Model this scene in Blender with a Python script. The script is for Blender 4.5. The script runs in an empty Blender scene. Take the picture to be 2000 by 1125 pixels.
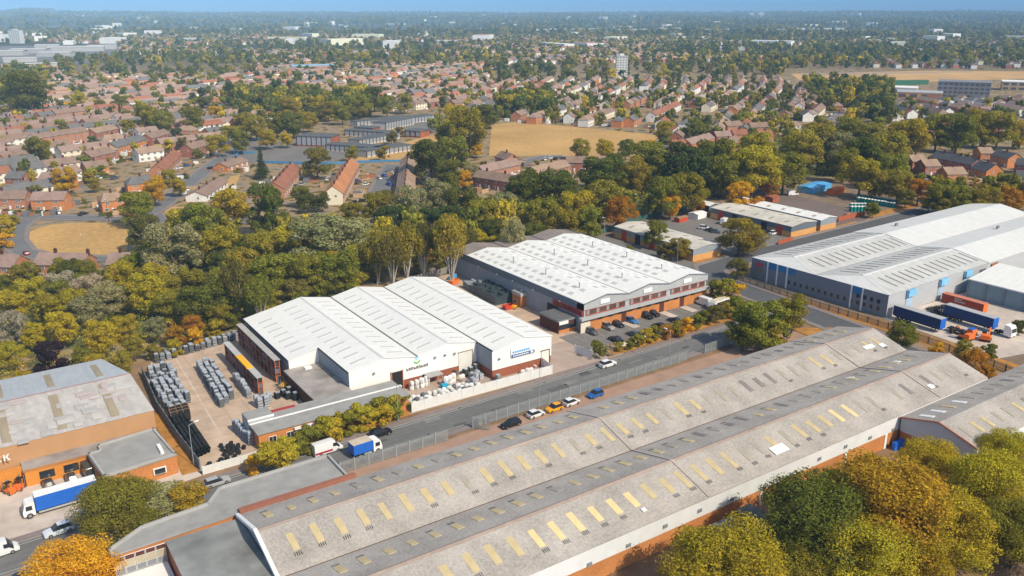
import bpy, math, random
import numpy as np
from mathutils import Vector, Matrix
R = math.radians
sc = bpy.context.scene
COL = sc.collection
random.seed(7)

# ------------------------------------------------------------------ camera, sky, sun, exposure
CAM_H, PITCH, YAW, FPX = 80.0, R(18.03), R(33.9), 1654.0
cam = bpy.data.cameras.new('camera'); camo = bpy.data.objects.new('camera', cam); COL.objects.link(camo)
camo.location = (0, 0, CAM_H); camo.rotation_euler = (R(90) - PITCH, 0, -YAW)
cam.sensor_width = 36; cam.lens = FPX / 2000 * 36; cam.clip_start = 1; cam.clip_end = 80000
sc.camera = camo
SUN_EL, SUN_OFF = R(43), R(13)
to_sun = Vector((math.sin(SUN_OFF) * math.cos(SUN_EL), -math.cos(SUN_OFF) * math.cos(SUN_EL), math.sin(SUN_EL)))
w = bpy.data.worlds.new('World'); sc.world = w; w.use_nodes = True
nt = w.node_tree; nt.nodes.clear()
sky = nt.nodes.new('ShaderNodeTexSky'); sky.sky_type = 'NISHITA'; sky.sun_disc = False
sky.sun_elevation = SUN_EL; sky.sun_rotation = math.atan2(to_sun.x, to_sun.y)
sky.altitude = 0; sky.air_density = 1.0; sky.dust_density = 1.0; sky.ozone_density = 1.0
bg = nt.nodes.new('ShaderNodeBackground'); bg.inputs['Strength'].default_value = 0.15
wo = nt.nodes.new('ShaderNodeOutputWorld')
tn = nt.nodes.new('ShaderNodeMixRGB'); tn.blend_type = 'MULTIPLY'; tn.inputs[0].default_value = 1
tg = nt.nodes.new('ShaderNodeTexCoord'); sp = nt.nodes.new('ShaderNodeSeparateXYZ'); mr_ = nt.nodes.new('ShaderNodeMapRange'); mr_.interpolation_type = 'SMOOTHSTEP'; mr_.inputs[2].default_value = .22
hx = nt.nodes.new('ShaderNodeMixRGB'); hx.inputs[1].default_value = (.34, .80, 1.75, 1); hx.inputs[2].default_value = (1.0, .97, .92, 1)     # the clear azure low sky of the photograph, all round
nt.links.new(tg.outputs['Generated'], sp.inputs[0]); nt.links.new(sp.outputs['Z'], mr_.inputs[0]); nt.links.new(mr_.outputs[0], hx.inputs[0]); nt.links.new(hx.outputs[0], tn.inputs[2])
nt.links.new(sky.outputs[0], tn.inputs[1]); nt.links.new(tn.outputs[0], bg.inputs[0]); nt.links.new(bg.outputs[0], wo.inputs[0])
sl = bpy.data.lights.new('sun', 'SUN'); sl.energy = 4.2; sl.angle = R(0.53); sl.color = (1.0, 0.90, 0.70)
so = bpy.data.objects.new('sun', sl); COL.objects.link(so); so.rotation_euler = (-to_sun).to_track_quat('-Z', 'Y').to_euler()
so.location = (60, -200, 300)
sc.view_settings.view_transform = 'Standard'; sc.view_settings.look = 'None'; sc.view_settings.gamma = 1.0
sc.view_settings.use_curve_mapping = False; sc.view_settings.exposure = 0.12
sc.render.engine = 'CYCLES'
sc.cycles.max_bounces = 7; sc.cycles.diffuse_bounces = 5; sc.cycles.glossy_bounces = 2; sc.cycles.transmission_bounces = 4
sc.cycles.volume_bounces = 0; sc.cycles.use_denoising = True; sc.cycles.caustics_reflective = False; sc.cycles.caustics_refractive = False

# ------------------------------------------------------------------ helpers
_c, _s, _ca, _sa = math.cos(PITCH), math.sin(PITCH), math.cos(YAW), math.sin(YAW)
def at(px, py, z=0.0):
    """ground (or height z) point seen at a photograph pixel"""
    x = (px - 1000) / FPX; y = -(py - 562.5) / FPX
    f = _c + y * _s; u = -_s + y * _c
    t = (z - CAM_H) / u
    return (x * _ca + f * _sa) * t, (-x * _sa + f * _ca) * t
def depth(x, y, z=0.0):
    return (x * _sa + y * _ca) * _c - (z - CAM_H) * _s
def pix(x, y, z=0.0):
    r = x * _ca - y * _sa; f = x * _sa + y * _ca; u = z - CAM_H
    zc = f * _c - u * _s
    return 1000 + FPX * r / zc, 562.5 - FPX * (f * _s + u * _c) / zc

MATS = {}
def mat(name, col, rough=.85, var=.18, s1=.6, s2=.07, spec=.25, tint=False, wave=None, bump=.0, bs=3.0, metal=0.0, streak=None, island=0.0):
    if name in MATS: return MATS[name]
    m = bpy.data.materials.new(name); m.use_nodes = True; n = m.node_tree.nodes; L = m.node_tree.links
    p = n['Principled BSDF']; p.inputs['Roughness'].default_value = rough
    p.inputs['Specular IOR Level'].default_value = spec; p.inputs['Metallic'].default_value = metal
    tc = n.new('ShaderNodeTexCoord'); co = tc.outputs['Object']
    def noise(scale, det=4, stretch=None):
        t = n.new('ShaderNodeTexNoise'); t.inputs['Scale'].default_value = scale; t.inputs['Detail'].default_value = det
        src = co
        if stretch:
            mp = n.new('ShaderNodeMapping'); mp.inputs['Scale'].default_value = stretch; L.new(co, mp.inputs['Vector']); src = mp.outputs[0]
        L.new(src, t.inputs['Vector']); return t.outputs['Fac']
    def math_(op, a, b):
        t = n.new('ShaderNodeMath'); t.operation = op
        for i, v in enumerate((a, b)):
            if isinstance(v, (int, float)): t.inputs[i].default_value = v
            else: L.new(v, t.inputs[i])
        return t.outputs[0]
    f = math_('ADD', math_('MULTIPLY', noise(s1), .5), math_('MULTIPLY', noise(s2, 5), .5))
    if streak: f = math_('ADD', math_('MULTIPLY', f, .55), math_('MULTIPLY', noise(1.0, 4, streak), .45))
    mr = n.new('ShaderNodeMapRange'); mr.inputs[1].default_value = .33; mr.inputs[2].default_value = .67
    mr.inputs[3].default_value = 1 - var; mr.inputs[4].default_value = 1 + var; L.new(f, mr.inputs[0])
    fac = mr.outputs[0]
    if island:
        g = n.new('ShaderNodeNewGeometry'); r2 = n.new('ShaderNodeMapRange'); L.new(g.outputs['Random Per Island'], r2.inputs[0])
        r2.inputs[3].default_value = 1 - island; r2.inputs[4].default_value = 1 + island; fac = math_('MULTIPLY', fac, r2.outputs[0])
    if tint:
        oi = n.new('ShaderNodeObjectInfo'); base = oi.outputs['Color']
        vm = n.new('ShaderNodeVectorMath'); vm.operation = 'SCALE'; L.new(base, vm.inputs[0]); L.new(fac, vm.inputs['Scale'])
    else:
        vm = n.new('ShaderNodeVectorMath'); vm.operation = 'SCALE'; vm.inputs[0].default_value = col[:3]; L.new(fac, vm.inputs['Scale'])
    L.new(vm.outputs[0], p.inputs['Base Color'])
    hgt = None
    if wave:
        wv = n.new('ShaderNodeTexWave'); wv.wave_type = 'BANDS'; wv.bands_direction = wave[0]; wv.inputs['Scale'].default_value = wave[1]
        wv.inputs['Distortion'].default_value = 0; L.new(co, wv.inputs['Vector']); hgt = wv.outputs['Fac']; bump = bump or .4
    elif bump: hgt = noise(bs)
    if hgt is not None:
        b = n.new('ShaderNodeBump'); b.inputs['Strength'].default_value = bump; b.inputs['Distance'].default_value = .06
        L.new(hgt, b.inputs['Height']); L.new(b.outputs[0], p.inputs['Normal'])
    MATS[name] = m; return m

class MB:
    """collects faces; build() links them as one mesh object"""
    def __init__(s): s.v = []; s.f = []; s.m = []
    def face(s, pts, m=0):
        i = len(s.v); s.v += [tuple(p) for p in pts]; s.f.append(tuple(range(i, i + len(pts)))); s.m.append(m); return s
    def box(s, x0, x1, y0, y1, z0, z1, m=0, top=None, bottom=False):
        i = len(s.v); s.v += [(x, y, z) for z in (z0, z1) for y in (y0, y1) for x in (x0, x1)]
        fs = [(0, 1, 5, 4), (1, 3, 7, 5), (3, 2, 6, 7), (2, 0, 4, 6), (4, 5, 7, 6)] + ([(0, 2, 3, 1)] if bottom else [])
        for k, q in enumerate(fs):
            s.f.append(tuple(i + a for a in q)); s.m.append(top if (top is not None and k == 4) else m)
        return s
    def prism(s, prof, axis, a, b, m=0, mcap=None, closed=True):
        """profile of (u, z) extruded along x (axis 0: u is y) or y (axis 1: u is x) from a to b"""
        P = lambda u, z, t: (t, u, z) if axis == 0 else (u, t, z)
        n = len(prof)
        for k in range(n if closed else n - 1):
            (u0, z0), (u1, z1) = prof[k], prof[(k + 1) % n]
            s.face([P(u0, z0, a), P(u1, z1, a), P(u1, z1, b), P(u0, z0, b)], m)
        if mcap is not None:
            s.face([P(u, z, a) for u, z in prof], mcap); s.face([P(u, z, b) for u, z in reversed(prof)], mcap)
        return s
    def poly(s, pts, z0, z1, m=0, top=None):
        n = len(pts)
        for k in range(n):
            (xa, ya), (xb, yb) = pts[k], pts[(k + 1) % n]
            s.face([(xa, ya, z0), (xb, yb, z0), (xb, yb, z1), (xa, ya, z1)], m)
        s.face([(x, y, z1) for x, y in pts], m if top is None else top); return s
    def tube(s, p, q, r0, r1=None, n=6, m=0, cap=True):
        r1 = r0 if r1 is None else r1
        p, q = Vector(p), Vector(q); d = (q - p).normalized(); a = d.orthogonal().normalized(); b = d.cross(a)
        A = [p + (a * math.cos(t) + b * math.sin(t)) * r0 for t in [2 * math.pi * k / n for k in range(n)]]
        B = [q + (a * math.cos(t) + b * math.sin(t)) * r1 for t in [2 * math.pi * k / n for k in range(n)]]
        i = len(s.v); s.v += [tuple(x) for x in A + B]
        for k in range(n):
            s.f.append((i + k, i + (k + 1) % n, i + n + (k + 1) % n, i + n + k)); s.m.append(m)
        if cap: s.f.append(tuple(i + n + k for k in range(n))); s.m.append(m); s.f.append(tuple(i + n - 1 - k for k in range(n))); s.m.append(m)
        return s
    def mesh(s, name, mats, smooth=False):
        me = bpy.data.meshes.new(name); me.from_pydata(s.v, [], s.f)
        for m in (mats if isinstance(mats, (list, tuple)) else [mats]): me.materials.append(m)
        me.polygons.foreach_set('material_index', s.m)
        if smooth: me.polygons.foreach_set('use_smooth', [True] * len(s.f))
        me.update(); return me
    def build(s, name, mats, parent=None, smooth=False, loc=None, rz=0, col=None):
        return link(s.mesh(name, mats, smooth), name, parent, loc, rz, None, col)

def link(me, name, parent=None, loc=None, rz=0, scale=None, col=None):
    o = bpy.data.objects.new(name, me); COL.objects.link(o)
    if parent is not None: o.parent = parent
    if loc is not None: o.location = loc
    if rz: o.rotation_euler = (0, 0, rz)
    if scale is not None: o.scale = scale if isinstance(scale, (tuple, list)) else (scale,) * 3
    if col is not None: o.color = (*col[:3], 1)
    return o
def empty(name, loc=(0, 0, 0), rz=0, label=None, cat=None, group=None):
    o = bpy.data.objects.new(name, None); COL.objects.link(o); o.location = loc; o.rotation_euler = (0, 0, rz); o.empty_display_size = .5
    return tag(o, label, cat, group)
def tag(o, label=None, cat=None, group=None, kind=None):
    for k, v in (('label', label), ('category', cat), ('group', group), ('kind', kind)):
        if v: o[k] = v
    return o
def struct(name, mb, mats): return tag(mb.build(name, mats), kind='structure')
def copy_tree(o, parent=None):
    c = o.copy(); COL.objects.link(c); c.parent = parent
    for ch in o.children: copy_tree(ch, c)
    return c
ORD = 'first second third fourth fifth sixth seventh eighth ninth tenth eleventh twelfth thirteenth fourteenth fifteenth sixteenth seventeenth eighteenth nineteenth'.split()
TENS = {2: 'twent', 3: 'thirt', 4: 'fort', 5: 'fift', 6: 'sixt', 7: 'sevent', 8: 'eight', 9: 'ninet'}
def ordw(n):
    if n < 20: return ORD[n - 1]
    t, u = divmod(n, 10)
    return TENS[t] + ('ieth' if u == 0 else 'y-' + ORD[u - 1])

# ------------------------------------------------------------------ materials
white_roof = mat('white_roof', (.75, .745, .72), .6, .09, .5, .05, streak=(.12, 1.6, 1), wave=('Y', .5), bump=.12)
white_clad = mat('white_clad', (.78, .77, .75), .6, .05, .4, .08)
white_paint = mat('white_paint', (.78, .78, .77), .6, .06)
grey_light = mat('grey_light', (.40, .41, .42), .7, .1)
grey_mid = mat('grey_mid', (.21, .22, .24), .75, .12)
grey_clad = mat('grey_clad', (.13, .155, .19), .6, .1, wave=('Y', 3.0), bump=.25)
grey_clad_and_shade = mat('grey_clad_and_shade', (.27, .30, .34), .6, .08)  # pale grey cladding, and the painted shade on white warehouse walls
dark = mat('dark', (.02, .02, .022), .6, .2)
black_rubber = mat('black_rubber', (.02, .02, .02), .9, .2)
glass = mat('glass', (.025, .03, .038), .12, .2, spec=.6)
skylight_grey = mat('skylight_grey', (.53, .53, .52), .45, .12, spec=.5)
skylight_dark = mat('skylight_dark', (.22, .23, .22), .45, .15, spec=.5)
brick_orange = mat('brick_orange', (.50, .20, .065), .9, .22, 3.0, .2, bump=.2, bs=6)
brick_red = mat('brick_red', (.30, .10, .055), .9, .25, 3.0, .2, bump=.2, bs=6)
brick_dark = mat('brick_dark', (.10, .035, .025), .9, .25, 2.0, .2)
brick_sand = mat('brick_sand', (.60, .32, .12), .9, .15, 2.0, .2)
felt_roof = mat('felt_roof', (.30, .295, .285), .9, .2, .5, .09, streak=(.4, .4, 1))
felt_stain = mat('felt_stain', (.32, .285, .265), .9, .42, .35, .11)
felt_dark = mat('felt_dark', (.13, .13, .13), .9, .25, .5, .1)
asphalt = mat('asphalt', (.15, .148, .146), .9, .22, .8, .05, streak=(.03, .9, 1))
asphalt_old = mat('asphalt_old', (.18, .165, .155), .9, .16, .6, .06)
pavement = mat('pavement', (.23, .19, .18), .9, .14, .8, .1)
concrete = mat('concrete', (.50, .37, .275), .9, .24, .35, .08)
concrete_pale = mat('concrete_pale', (.54, .46, .40), .9, .22, .35, .06)
slab_grey = mat('slab_grey', (.38, .37, .36), .9, .12)
kerb_stone = mat('kerb_stone', (.36, .34, .32), .9, .1)
line_paint = mat('line_paint', (.36, .355, .34), .8, .3, 2.0)
dry_grass = mat('dry_grass', (.47, .285, .10), .95, .28, .5, .022, bump=.3)
verge = mat('verge', (.40, .19, .045), .95, .35, .5, .12, bump=.4)
tan_clad = mat('tan_clad', (.46, .255, .125), .7, .08, .5, .1, wave=('X', 2.2), bump=.2)
red_paint = mat('red_paint', (.50, .055, .025), .6, .15)
orange_paint = mat('orange_paint', (.75, .17, .03), .55, .12)
yellow_paint = mat('yellow_paint', (.85, .42, .02), .55, .1)
blue_paint = mat('blue_paint', (.02, .13, .55), .5, .08)
sky_blue_paint = mat('sky_blue_paint', (.10, .38, .72), .5, .08)
teal_paint = mat('teal_paint', (.01, .22, .20), .6, .12)
galv = mat('galv', (.33, .36, .38), .5, .15, spec=.4, metal=.2)
wood = mat('wood', (.28, .17, .09), .9, .2)
tinted = mat('tinted', (1, 1, 1), .8, .12, 1.0, .1, tint=True)
tinted_rough = mat('tinted_rough', (1, 1, 1), .9, .22, 1.5, .25, tint=True, bump=.15)
car_paint = mat('car_paint', (1, 1, 1), .25, .02, tint=True, spec=.5)
# ------------------------------------------------------------------ ground and terrain
def ground_mat():
    m = bpy.data.materials.new('ground_cover'); m.use_nodes = True; n = m.node_tree.nodes; L = m.node_tree.links
    p = n['Principled BSDF']; p.inputs['Roughness'].default_value = .95; p.inputs['Specular IOR Level'].default_value = .1
    tc = n.new('ShaderNodeTexCoord')
    def ramp(scale, det, stops):
        t = n.new('ShaderNodeTexNoise'); t.inputs['Scale'].default_value = scale; t.inputs['Detail'].default_value = det
        L.new(tc.outputs['Object'], t.inputs['Vector'])
        r = n.new('ShaderNodeValToRGB'); L.new(t.outputs['Fac'], r.inputs[0])
        e = r.color_ramp.elements
        while len(e) < len(stops): e.new(.5)
        for el, (pos, c) in zip(e, stops): el.position = pos; el.color = (*c, 1)
        return r.outputs[0]
    near = ramp(.14, 6, [(.3, (.06, .07, .022)), (.41, (.12, .10, .035)), (.47, (.34, .22, .10)), (.56, (.27, .22, .17)), (.70, (.13, .115, .04))])
    far = ramp(.004, 8, [(.3, (.028, .04, .02)), (.45, (.05, .06, .025)), (.55, (.10, .085, .05)), (.62, (.04, .05, .025)), (.8, (.03, .042, .022))])
    # housing land near the estate, wooded land further out
    g = n.new('ShaderNodeVectorMath'); g.operation = 'LENGTH'; L.new(tc.outputs['Object'], g.inputs[0])
    mr = n.new('ShaderNodeMapRange'); mr.inputs[1].default_value = 1200; mr.inputs[2].default_value = 2200; L.new(g.outputs['Value'], mr.inputs[0])
    mx = n.new('ShaderNodeMixRGB'); L.new(mr.outputs[0], mx.inputs[0]); L.new(near, mx.inputs[1]); L.new(far, mx.inputs[2])
    L.new(mx.outputs[0], p.inputs['Base Color']); return m
gm = ground_mat()
g = MB()
S = 9000
g.face([(-S, -3000, 0), (S + 4000, -3000, 0), (S + 4000, S + 4000, 0), (-S, S + 4000, 0)])
struct('ground', g, gm)
# far hills: a polar sheet that starts level with the ground and swells towards the horizon
_rng = np.random.RandomState(3); _ph = _rng.rand(40) * 6.28
def hill_z(r, a):
    """height of the far land at range r and azimuth a (from +Y towards +X)"""
    if r < 4200: return 0.0
    px = 1000 + math.tan(a - YAW) * 1739.5 if abs(a - YAW) < 1.3 else 3000
    t = min(1, (r - 4200) / 7600)
    h = sum(math.sin(a * f + _ph[k] + r / 1500 * (1 + k % 3)) * amp for k, (f, amp) in enumerate([(9, 3.4), (17, 2.6), (31, 2.2), (57, 1.6), (113, 1.0), (190, .6)]))
    top = 74 + 46 * math.exp(-((px - 62) / 55) ** 2) + 15 * math.exp(-((px - 260) / 130) ** 2) + 17 * math.exp(-((px - 1750) / 240) ** 2) + 9 * math.exp(-((px - 1270) / 160) ** 2)
    return t ** 1.1 * top + h * min(1, t * 2.2) * 1.25
def hills():
    rs = [4200, 4700, 5300, 6000, 6800, 7600, 8400, 9200, 10000, 10800, 11500, 12000]
    az = [R(a) for a in np.linspace(-30, 100, 391)]; V = []; F = []
    for i, r in enumerate(rs):
        for a in az: V.append((r * math.sin(a), r * math.cos(a), hill_z(r, a) + (-3 if i == 0 else .6)))
    n = len(az)
    for i in range(len(rs) - 1):
        for k in range(n - 1): F.append((i * n + k, i * n + k + 1, (i + 1) * n + k + 1, (i + 1) * n + k))
    mb = MB(); mb.v = V; mb.f = F; mb.m = [0] * len(F)
    o = mb.build('hills', mat('hill_cover', (.075, .085, .05), .95, .5, .0016, .006), smooth=True); tag(o, kind='structure')
hills()

def sheet(name, pts, z, m): return struct(name, MB().face([(x, y, z) for x, y in pts]), m)
def psheet(name, pxs, z, m): return sheet(name, [at(*p) for p in pxs], z, m)
def strip(pts, wdt):
    """polyline -> list of left and right points"""
    P = [Vector((x, y)) for x, y in pts]; Lp, Rp = [], []
    for i, p in enumerate(P):
        d = (P[min(i + 1, len(P) - 1)] - P[max(i - 1, 0)]).normalized(); nrm = Vector((-d.y, d.x))
        Lp.append(p + nrm * wdt / 2); Rp.append(p - nrm * wdt / 2)
    return Lp, Rp
def road(name, pts, wdt, m, z=.02, kerb=True):
    Lp, Rp = strip(pts, wdt); mb = MB()
    for i in range(len(pts) - 1):
        mb.face([(*Rp[i], z), (*Rp[i + 1], z), (*Lp[i + 1], z), (*Lp[i], z)])
    struct(name, mb, m)
    if kerb:
        La, Ra = strip(pts, wdt + 3.6); mb = MB()
        for A, B in ((Lp, La), (Rp, Ra)):
            for i in range(len(pts) - 1):
                mb.face([(*A[i], z + .1), (*A[i + 1], z + .1), (*B[i + 1], z + .1), (*B[i], z + .1)])
                mb.face([(*A[i], z), (*A[i + 1], z), (*A[i + 1], z + .1), (*A[i], z + .1)], 1)
        struct('pavement', mb, [pavement, kerb_stone])

# estate land: concrete and asphalt yards
sheet('estate_ground', [(-40, 40), (200, 40), (200, 206), (-40, 206)], .004, mat('estate_soil', (.24, .15, .085), .95, .35, .3, .06, bump=.3))
sheet('verge_ground', [(198, 60), (420, 60), (420, 260), (198, 260)], .006, mat('estate_soil_b', (.22, .16, .11), .95, .3, .3, .06))
sheet('yard_concrete', [(29, 145.6), (58, 145.6), (60, 205), (59, 214), (34, 208), (30, 196)], .03, concrete)
sheet('yard_joint', [(35.6, 147), (35.9, 147), (38.6, 205), (38.3, 205)], .034, concrete_pale)
sheet('forecourt', [(72, 145), (131, 145), (131, 160), (72, 160)], .03, mat('forecourt_concrete', (.40, .31, .26), .9, .16, .3, .07))
sheet('side_yard', [(112, 160), (131.2, 160), (131.2, 228), (112, 224)], .034, concrete)
sheet('car_park', [(124, 152), (186, 152), (186, 163), (124, 163)], .04, asphalt_old)
sheet('truck_yard', [(-30, 136), (29, 144), (27, 158), (-30, 158)], .03, concrete_pale)
sheet('lorry_park', [(204.5, 92), (300, 70), (300, 124), (207, 125)], .03, concrete_pale)
sheet('unit_car_park', [(216, 193), (258, 194), (262, 246), (222, 246)], .03, asphalt_old)
sheet('unit_yard', [(284.5, 194), (318, 196), (322, 252), (290, 254)], .03, mat('yard_brown', (.17, .13, .115), .9, .15, .3, .08))
sheet('rear_car_park', [(178, 176), (203, 184), (203, 238), (178, 232)], .03, asphalt_old)
sheet('parking_strip', [(50, 118), (178, 118), (178, 133), (50, 130.5)], .03, mat('parking_dirt', (.36, .23, .17), .95, .2, .3, .07))
sheet('south_yard', [(-20, 40), (210, 40), (210, 80), (-20, 80)], .01, mat('south_dirt', (.22, .14, .085), .95, .35, .3, .06))

# estate roads with raised pavements
ER = [(-40, 133.6), (0, 135.2), (30, 136.8), (70, 137.6), (105, 138.6), (165, 140.3), (188, 141)]
road('estate_road', ER, 8.0, asphalt, .05)
road('side_road', [(176, 60), (186, 92), (191, 120), (193.5, 150), (195, 176), (203, 185), (230, 188), (290, 190.5), (352, 194)], 9.0, mat('asphalt_side', (.10, .10, .105), .9, .12), .058)
Lp, Rp = strip(ER, 8.0)
mb = MB()
for off in (3.35, -3.35):
    A, _ = strip(ER, 2 * (off + .09)); B, _ = strip(ER, 2 * (off - .09))
    for i in range(len(ER) - 1): mb.face([(*B[i], .055), (*B[i + 1], .055), (*A[i + 1], .055), (*A[i], .055)])
struct('edge_line', mb, line_paint)
rp_ = random.Random(2); mb = MB(); md = MB(); mc = MB()     # road repairs, drain covers and yard joints
for k in range(26):
    x = rp_.uniform(45, 185); y = 137.2 + (x - 45) * .025 + rp_.uniform(-2.9, 2.9); a, b = rp_.uniform(.5, 3.5), rp_.uniform(.3, .9); (mb if k % 2 else md).face([(x - a, y - b, .0535), (x + a, y - b, .0535), (x + a, y + b, .0535), (x - a, y + b, .0535)])
struct('road_patch', mb, mat('patch_dark', (.10, .10, .10), .9, .2)); struct('road_patch', md, mat('patch_light', (.19, .187, .18), .9, .2))
for k in range(12):
    x = 48 + k * 11.3; y = 134.2 + (x - 45) * .025 + (6.6 if k % 2 else 0); mc.face([(x + .35 * math.cos(t), y + .35 * math.sin(t), .0555) for t in [q * .785 for q in range(8)]])
struct('drain_cover', mc, mat('iron', (.05, .045, .045), .7, .2))
mb = MB()
for k in range(13): mb.box(29.5, 57.5, 148 + k * 4.6, 148.07 + k * 4.6, .03, .0345)
for k in range(5): mb.box(40 + k * 4.5, 40.07 + k * 4.5, 146, 204, .03, .0347)
for k in range(8): mb.box(73 + k * 5, 73.06 + k * 5, 146, 159.5, .03, .0345)
struct('concrete_joint', mb, mat('joint_dark', (.25, .18, .14), .9, .2))
mb = MB()
for k in range(16): mb.box(128 + k * 3.1, 128.1 + k * 3.1, 156.5 + k * .06, 161.5 + k * .06, .04, .0445)
for k in range(13): mb.box(218 + k * 2.7, 218.1 + k * 2.7, 196, 200.5, .03, .0345)
struct('bay_line', mb, line_paint)
# verges of burnt grass beside the roads
for i, pts in enumerate([[(197.5, 62), (204, 66), (205, 124), (199.5, 172), (197, 172), (198.5, 120)], [(203, 193.5), (258, 195.5), (258, 192.8), (205, 190.6)],
        [(258, 196), (300, 199), (300, 194.5), (258, 192.8)], [(126, 145.6), (184, 147.5), (184, 151.5), (128, 148.5)], [(300, 196), (352, 200), (352, 206), (322, 204)],
        [(182, 100), (189, 128), (179, 134), (178, 118)], [(26, 146), (29, 146), (29.5, 175), (26.5, 175)], [(40, 143.6), (72, 144.6), (72, 146.8), (40, 146.8)]]):
    sheet('verge', pts, .045 + i * .004, verge)

# ------------------------------------------------------------------ industrial buildings
def ab(root, mb, name, mats, **k): return mb.build(name, mats, root, **k)

def pitched(mb, x0, x1, y0, y1, zl, zr, ridge=None, axis=1, t=.18, m=0, over=.0):
    """two slopes of roof sheet with thickness; axis 1: ridge runs along y"""
    u0, u1 = (x0, x1) if axis == 1 else (y0, y1)
    a, b = (y0, y1) if axis == 1 else (x0, x1)
    r = (u0 + u1) / 2 if ridge is None else ridge
    mb.prism([(u0 - over, zl), (r, zr), (u1 + over, zl), (u1 + over, zl - t), (r, zr - t), (u0 - over, zl - t)], axis, a, b, m, m)

def skylight(parent, mesh, x, y, z, slope, sx, sy, axis):
    """flat rooflight panel lying on a slope; axis 1: slope along x, 0: along y"""
    o = link(mesh, 'skylight', parent, (x, y, z), 0, (sx, sy, 1))
    o.rotation_euler = (0, -slope, 0) if axis == 1 else (slope, 0, 0)
    return o
def panel_mesh(m): return MB().box(-.5, .5, -.5, .5, -.02, .06, 0).mesh('skylight', m)
PAN = {k: panel_mesh(m) for k, m in (('grey', skylight_grey), ('dark', skylight_dark), ('white', white_paint),
    ('cream', mat('skylight_cream', (.52, .42, .24), .6, .15, 1.5)), ('bright', mat('skylight_bright', (.70, .55, .29), .5, .12, 1.5)),
    ('faded', mat('skylight_faded', (.36, .325, .27), .7, .2, 1.5)), ('dirty', mat('skylight_dirty', (.22, .20, .19), .8, .2, 1.5)),
    ('tan', mat('skylight_tan', (.33, .27, .19), .7, .2, 1.5)))}

# ---- white warehouse
WH = empty('white_warehouse', (84, 178, 0), label='large white multi-gabled warehouse with rows of grey roof lights beside stock yard', cat='warehouse')
def W(mb, name, mats): o = mb.build(name, mats); o.parent = WH; o.matrix_parent_inverse = Matrix.Translation((-84, -178, 0)); return o
EV, RG = 7.2, 8.75
mb = MB()   # walls; the left-hand faces have their shade painted in as grey
for x0, x1, y0 in ((63.6, 79.8, 157), (79.8, 95.5, 157), (95.5, 112.2, 150.2)):
    r = (x0 + x1) / 2
    mb.face([(x0, y0, 2.2), (x1, y0, 2.2), (x1, y0, EV - .1), (r, y0, RG - .1), (x0, y0, EV - .1)])
    mb.face([(x1, 206.2, 0), (x0, 206.2, 0), (x0, 206.2, EV - .1), (r, 206.2, RG - .1), (x1, 206.2, EV - .1)])
mb.face([(56.4, 174, 0), (63.6, 174, 0), (63.6, 174, EV - .15), (56.4, 174, 5.65)])
mb.face([(63.6, 206.2, 0), (56.4, 206.2, 0), (56.4, 206.2, 5.65), (63.6, 206.2, EV - .15)])
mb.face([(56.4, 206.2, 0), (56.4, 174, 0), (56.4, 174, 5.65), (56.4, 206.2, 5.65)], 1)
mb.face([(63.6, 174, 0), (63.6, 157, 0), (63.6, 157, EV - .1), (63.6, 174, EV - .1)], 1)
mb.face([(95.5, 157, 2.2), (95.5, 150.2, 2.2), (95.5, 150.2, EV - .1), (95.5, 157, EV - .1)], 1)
mb.face([(112.2, 150.2, 2.2), (112.2, 206.2, 2.2), (112.2, 206.2, EV - .1), (112.2, 150.2, EV - .1)])
W(mb, 'wall', [white_clad, grey_clad_and_shade])
mb = MB()
mb.box(63.7, 95.4, 157.12, 158, 0, 2.2); mb.box(95.62, 112.08, 150.32, 206, 0, 2.2)
W(mb, 'brick_plinth', brick_red)
mb = MB()
mb.prism([(56.2, 5.8), (63.5, EV + .02), (63.5, EV - .14), (56.2, 5.64)], 1, 173.8, 206.4, 0, 0); W(mb, 'lean_to_roof', white_roof)
for x0, x1, y0 in ((63.5, 79.7, 156.8), (79.9, 95.4, 156.8), (95.6, 112.4, 150.0)):
    mb = MB(); pitched(mb, x0, x1, y0, 206.4, EV, RG); W(mb, 'roof', white_roof)
    r = (x0 + x1) / 2
    W(MB().box(r - .25, r + .25, y0, 206.4, RG - .04, RG + .05), 'ridge_cap', mat('ridge_grey', (.6, .6, .6), .7, .06))
for x in (79.8, 95.5): W(MB().box(x - .22, x + .22, 156.8, 206.4, EV - .1, EV + .06), 'valley_gutter', mat('gutter', (.16, .16, .16), .8, .2))
W(MB().box(63.3, 63.5, 156.8, 173.8, EV - .25, EV + .03), 'gutter', dark); W(MB().box(56.0, 56.2, 173.8, 206.4, 5.5, 5.75), 'gutter', dark)
W(MB().box(95.3, 95.5, 150, 156.7, EV - .2, EV + .05), 'gutter', dark)
sl1 = math.atan2(RG - EV, 8.1)
def wsky(x, y, z, s): o = skylight(None, PAN['grey'], x, y, z, s, 3.5, .7, 1); o.parent = WH; o.matrix_parent_inverse = Matrix.Translation((-84, -178, 0))
for y in np.arange(177, 203, 3.75): wsky(59.8, y, 5.8 + 3.6 * .2 + .02, math.atan2(1.42, 7.3))
for x0, x1, y0 in ((63.5, 79.7, 160), (79.9, 95.4, 160), (95.6, 112.4, 153.5)):
    hw = (x1 - x0) / 2; s = math.atan2(RG - EV, hw)
    for y in np.arange(y0, 204, 3.75):
        wsky(x0 + hw * .45, y, EV + (RG - EV) * .45 + .01, s); wsky(x1 - hw * .45, y, EV + (RG - EV) * .45 + .01, -s)
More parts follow.
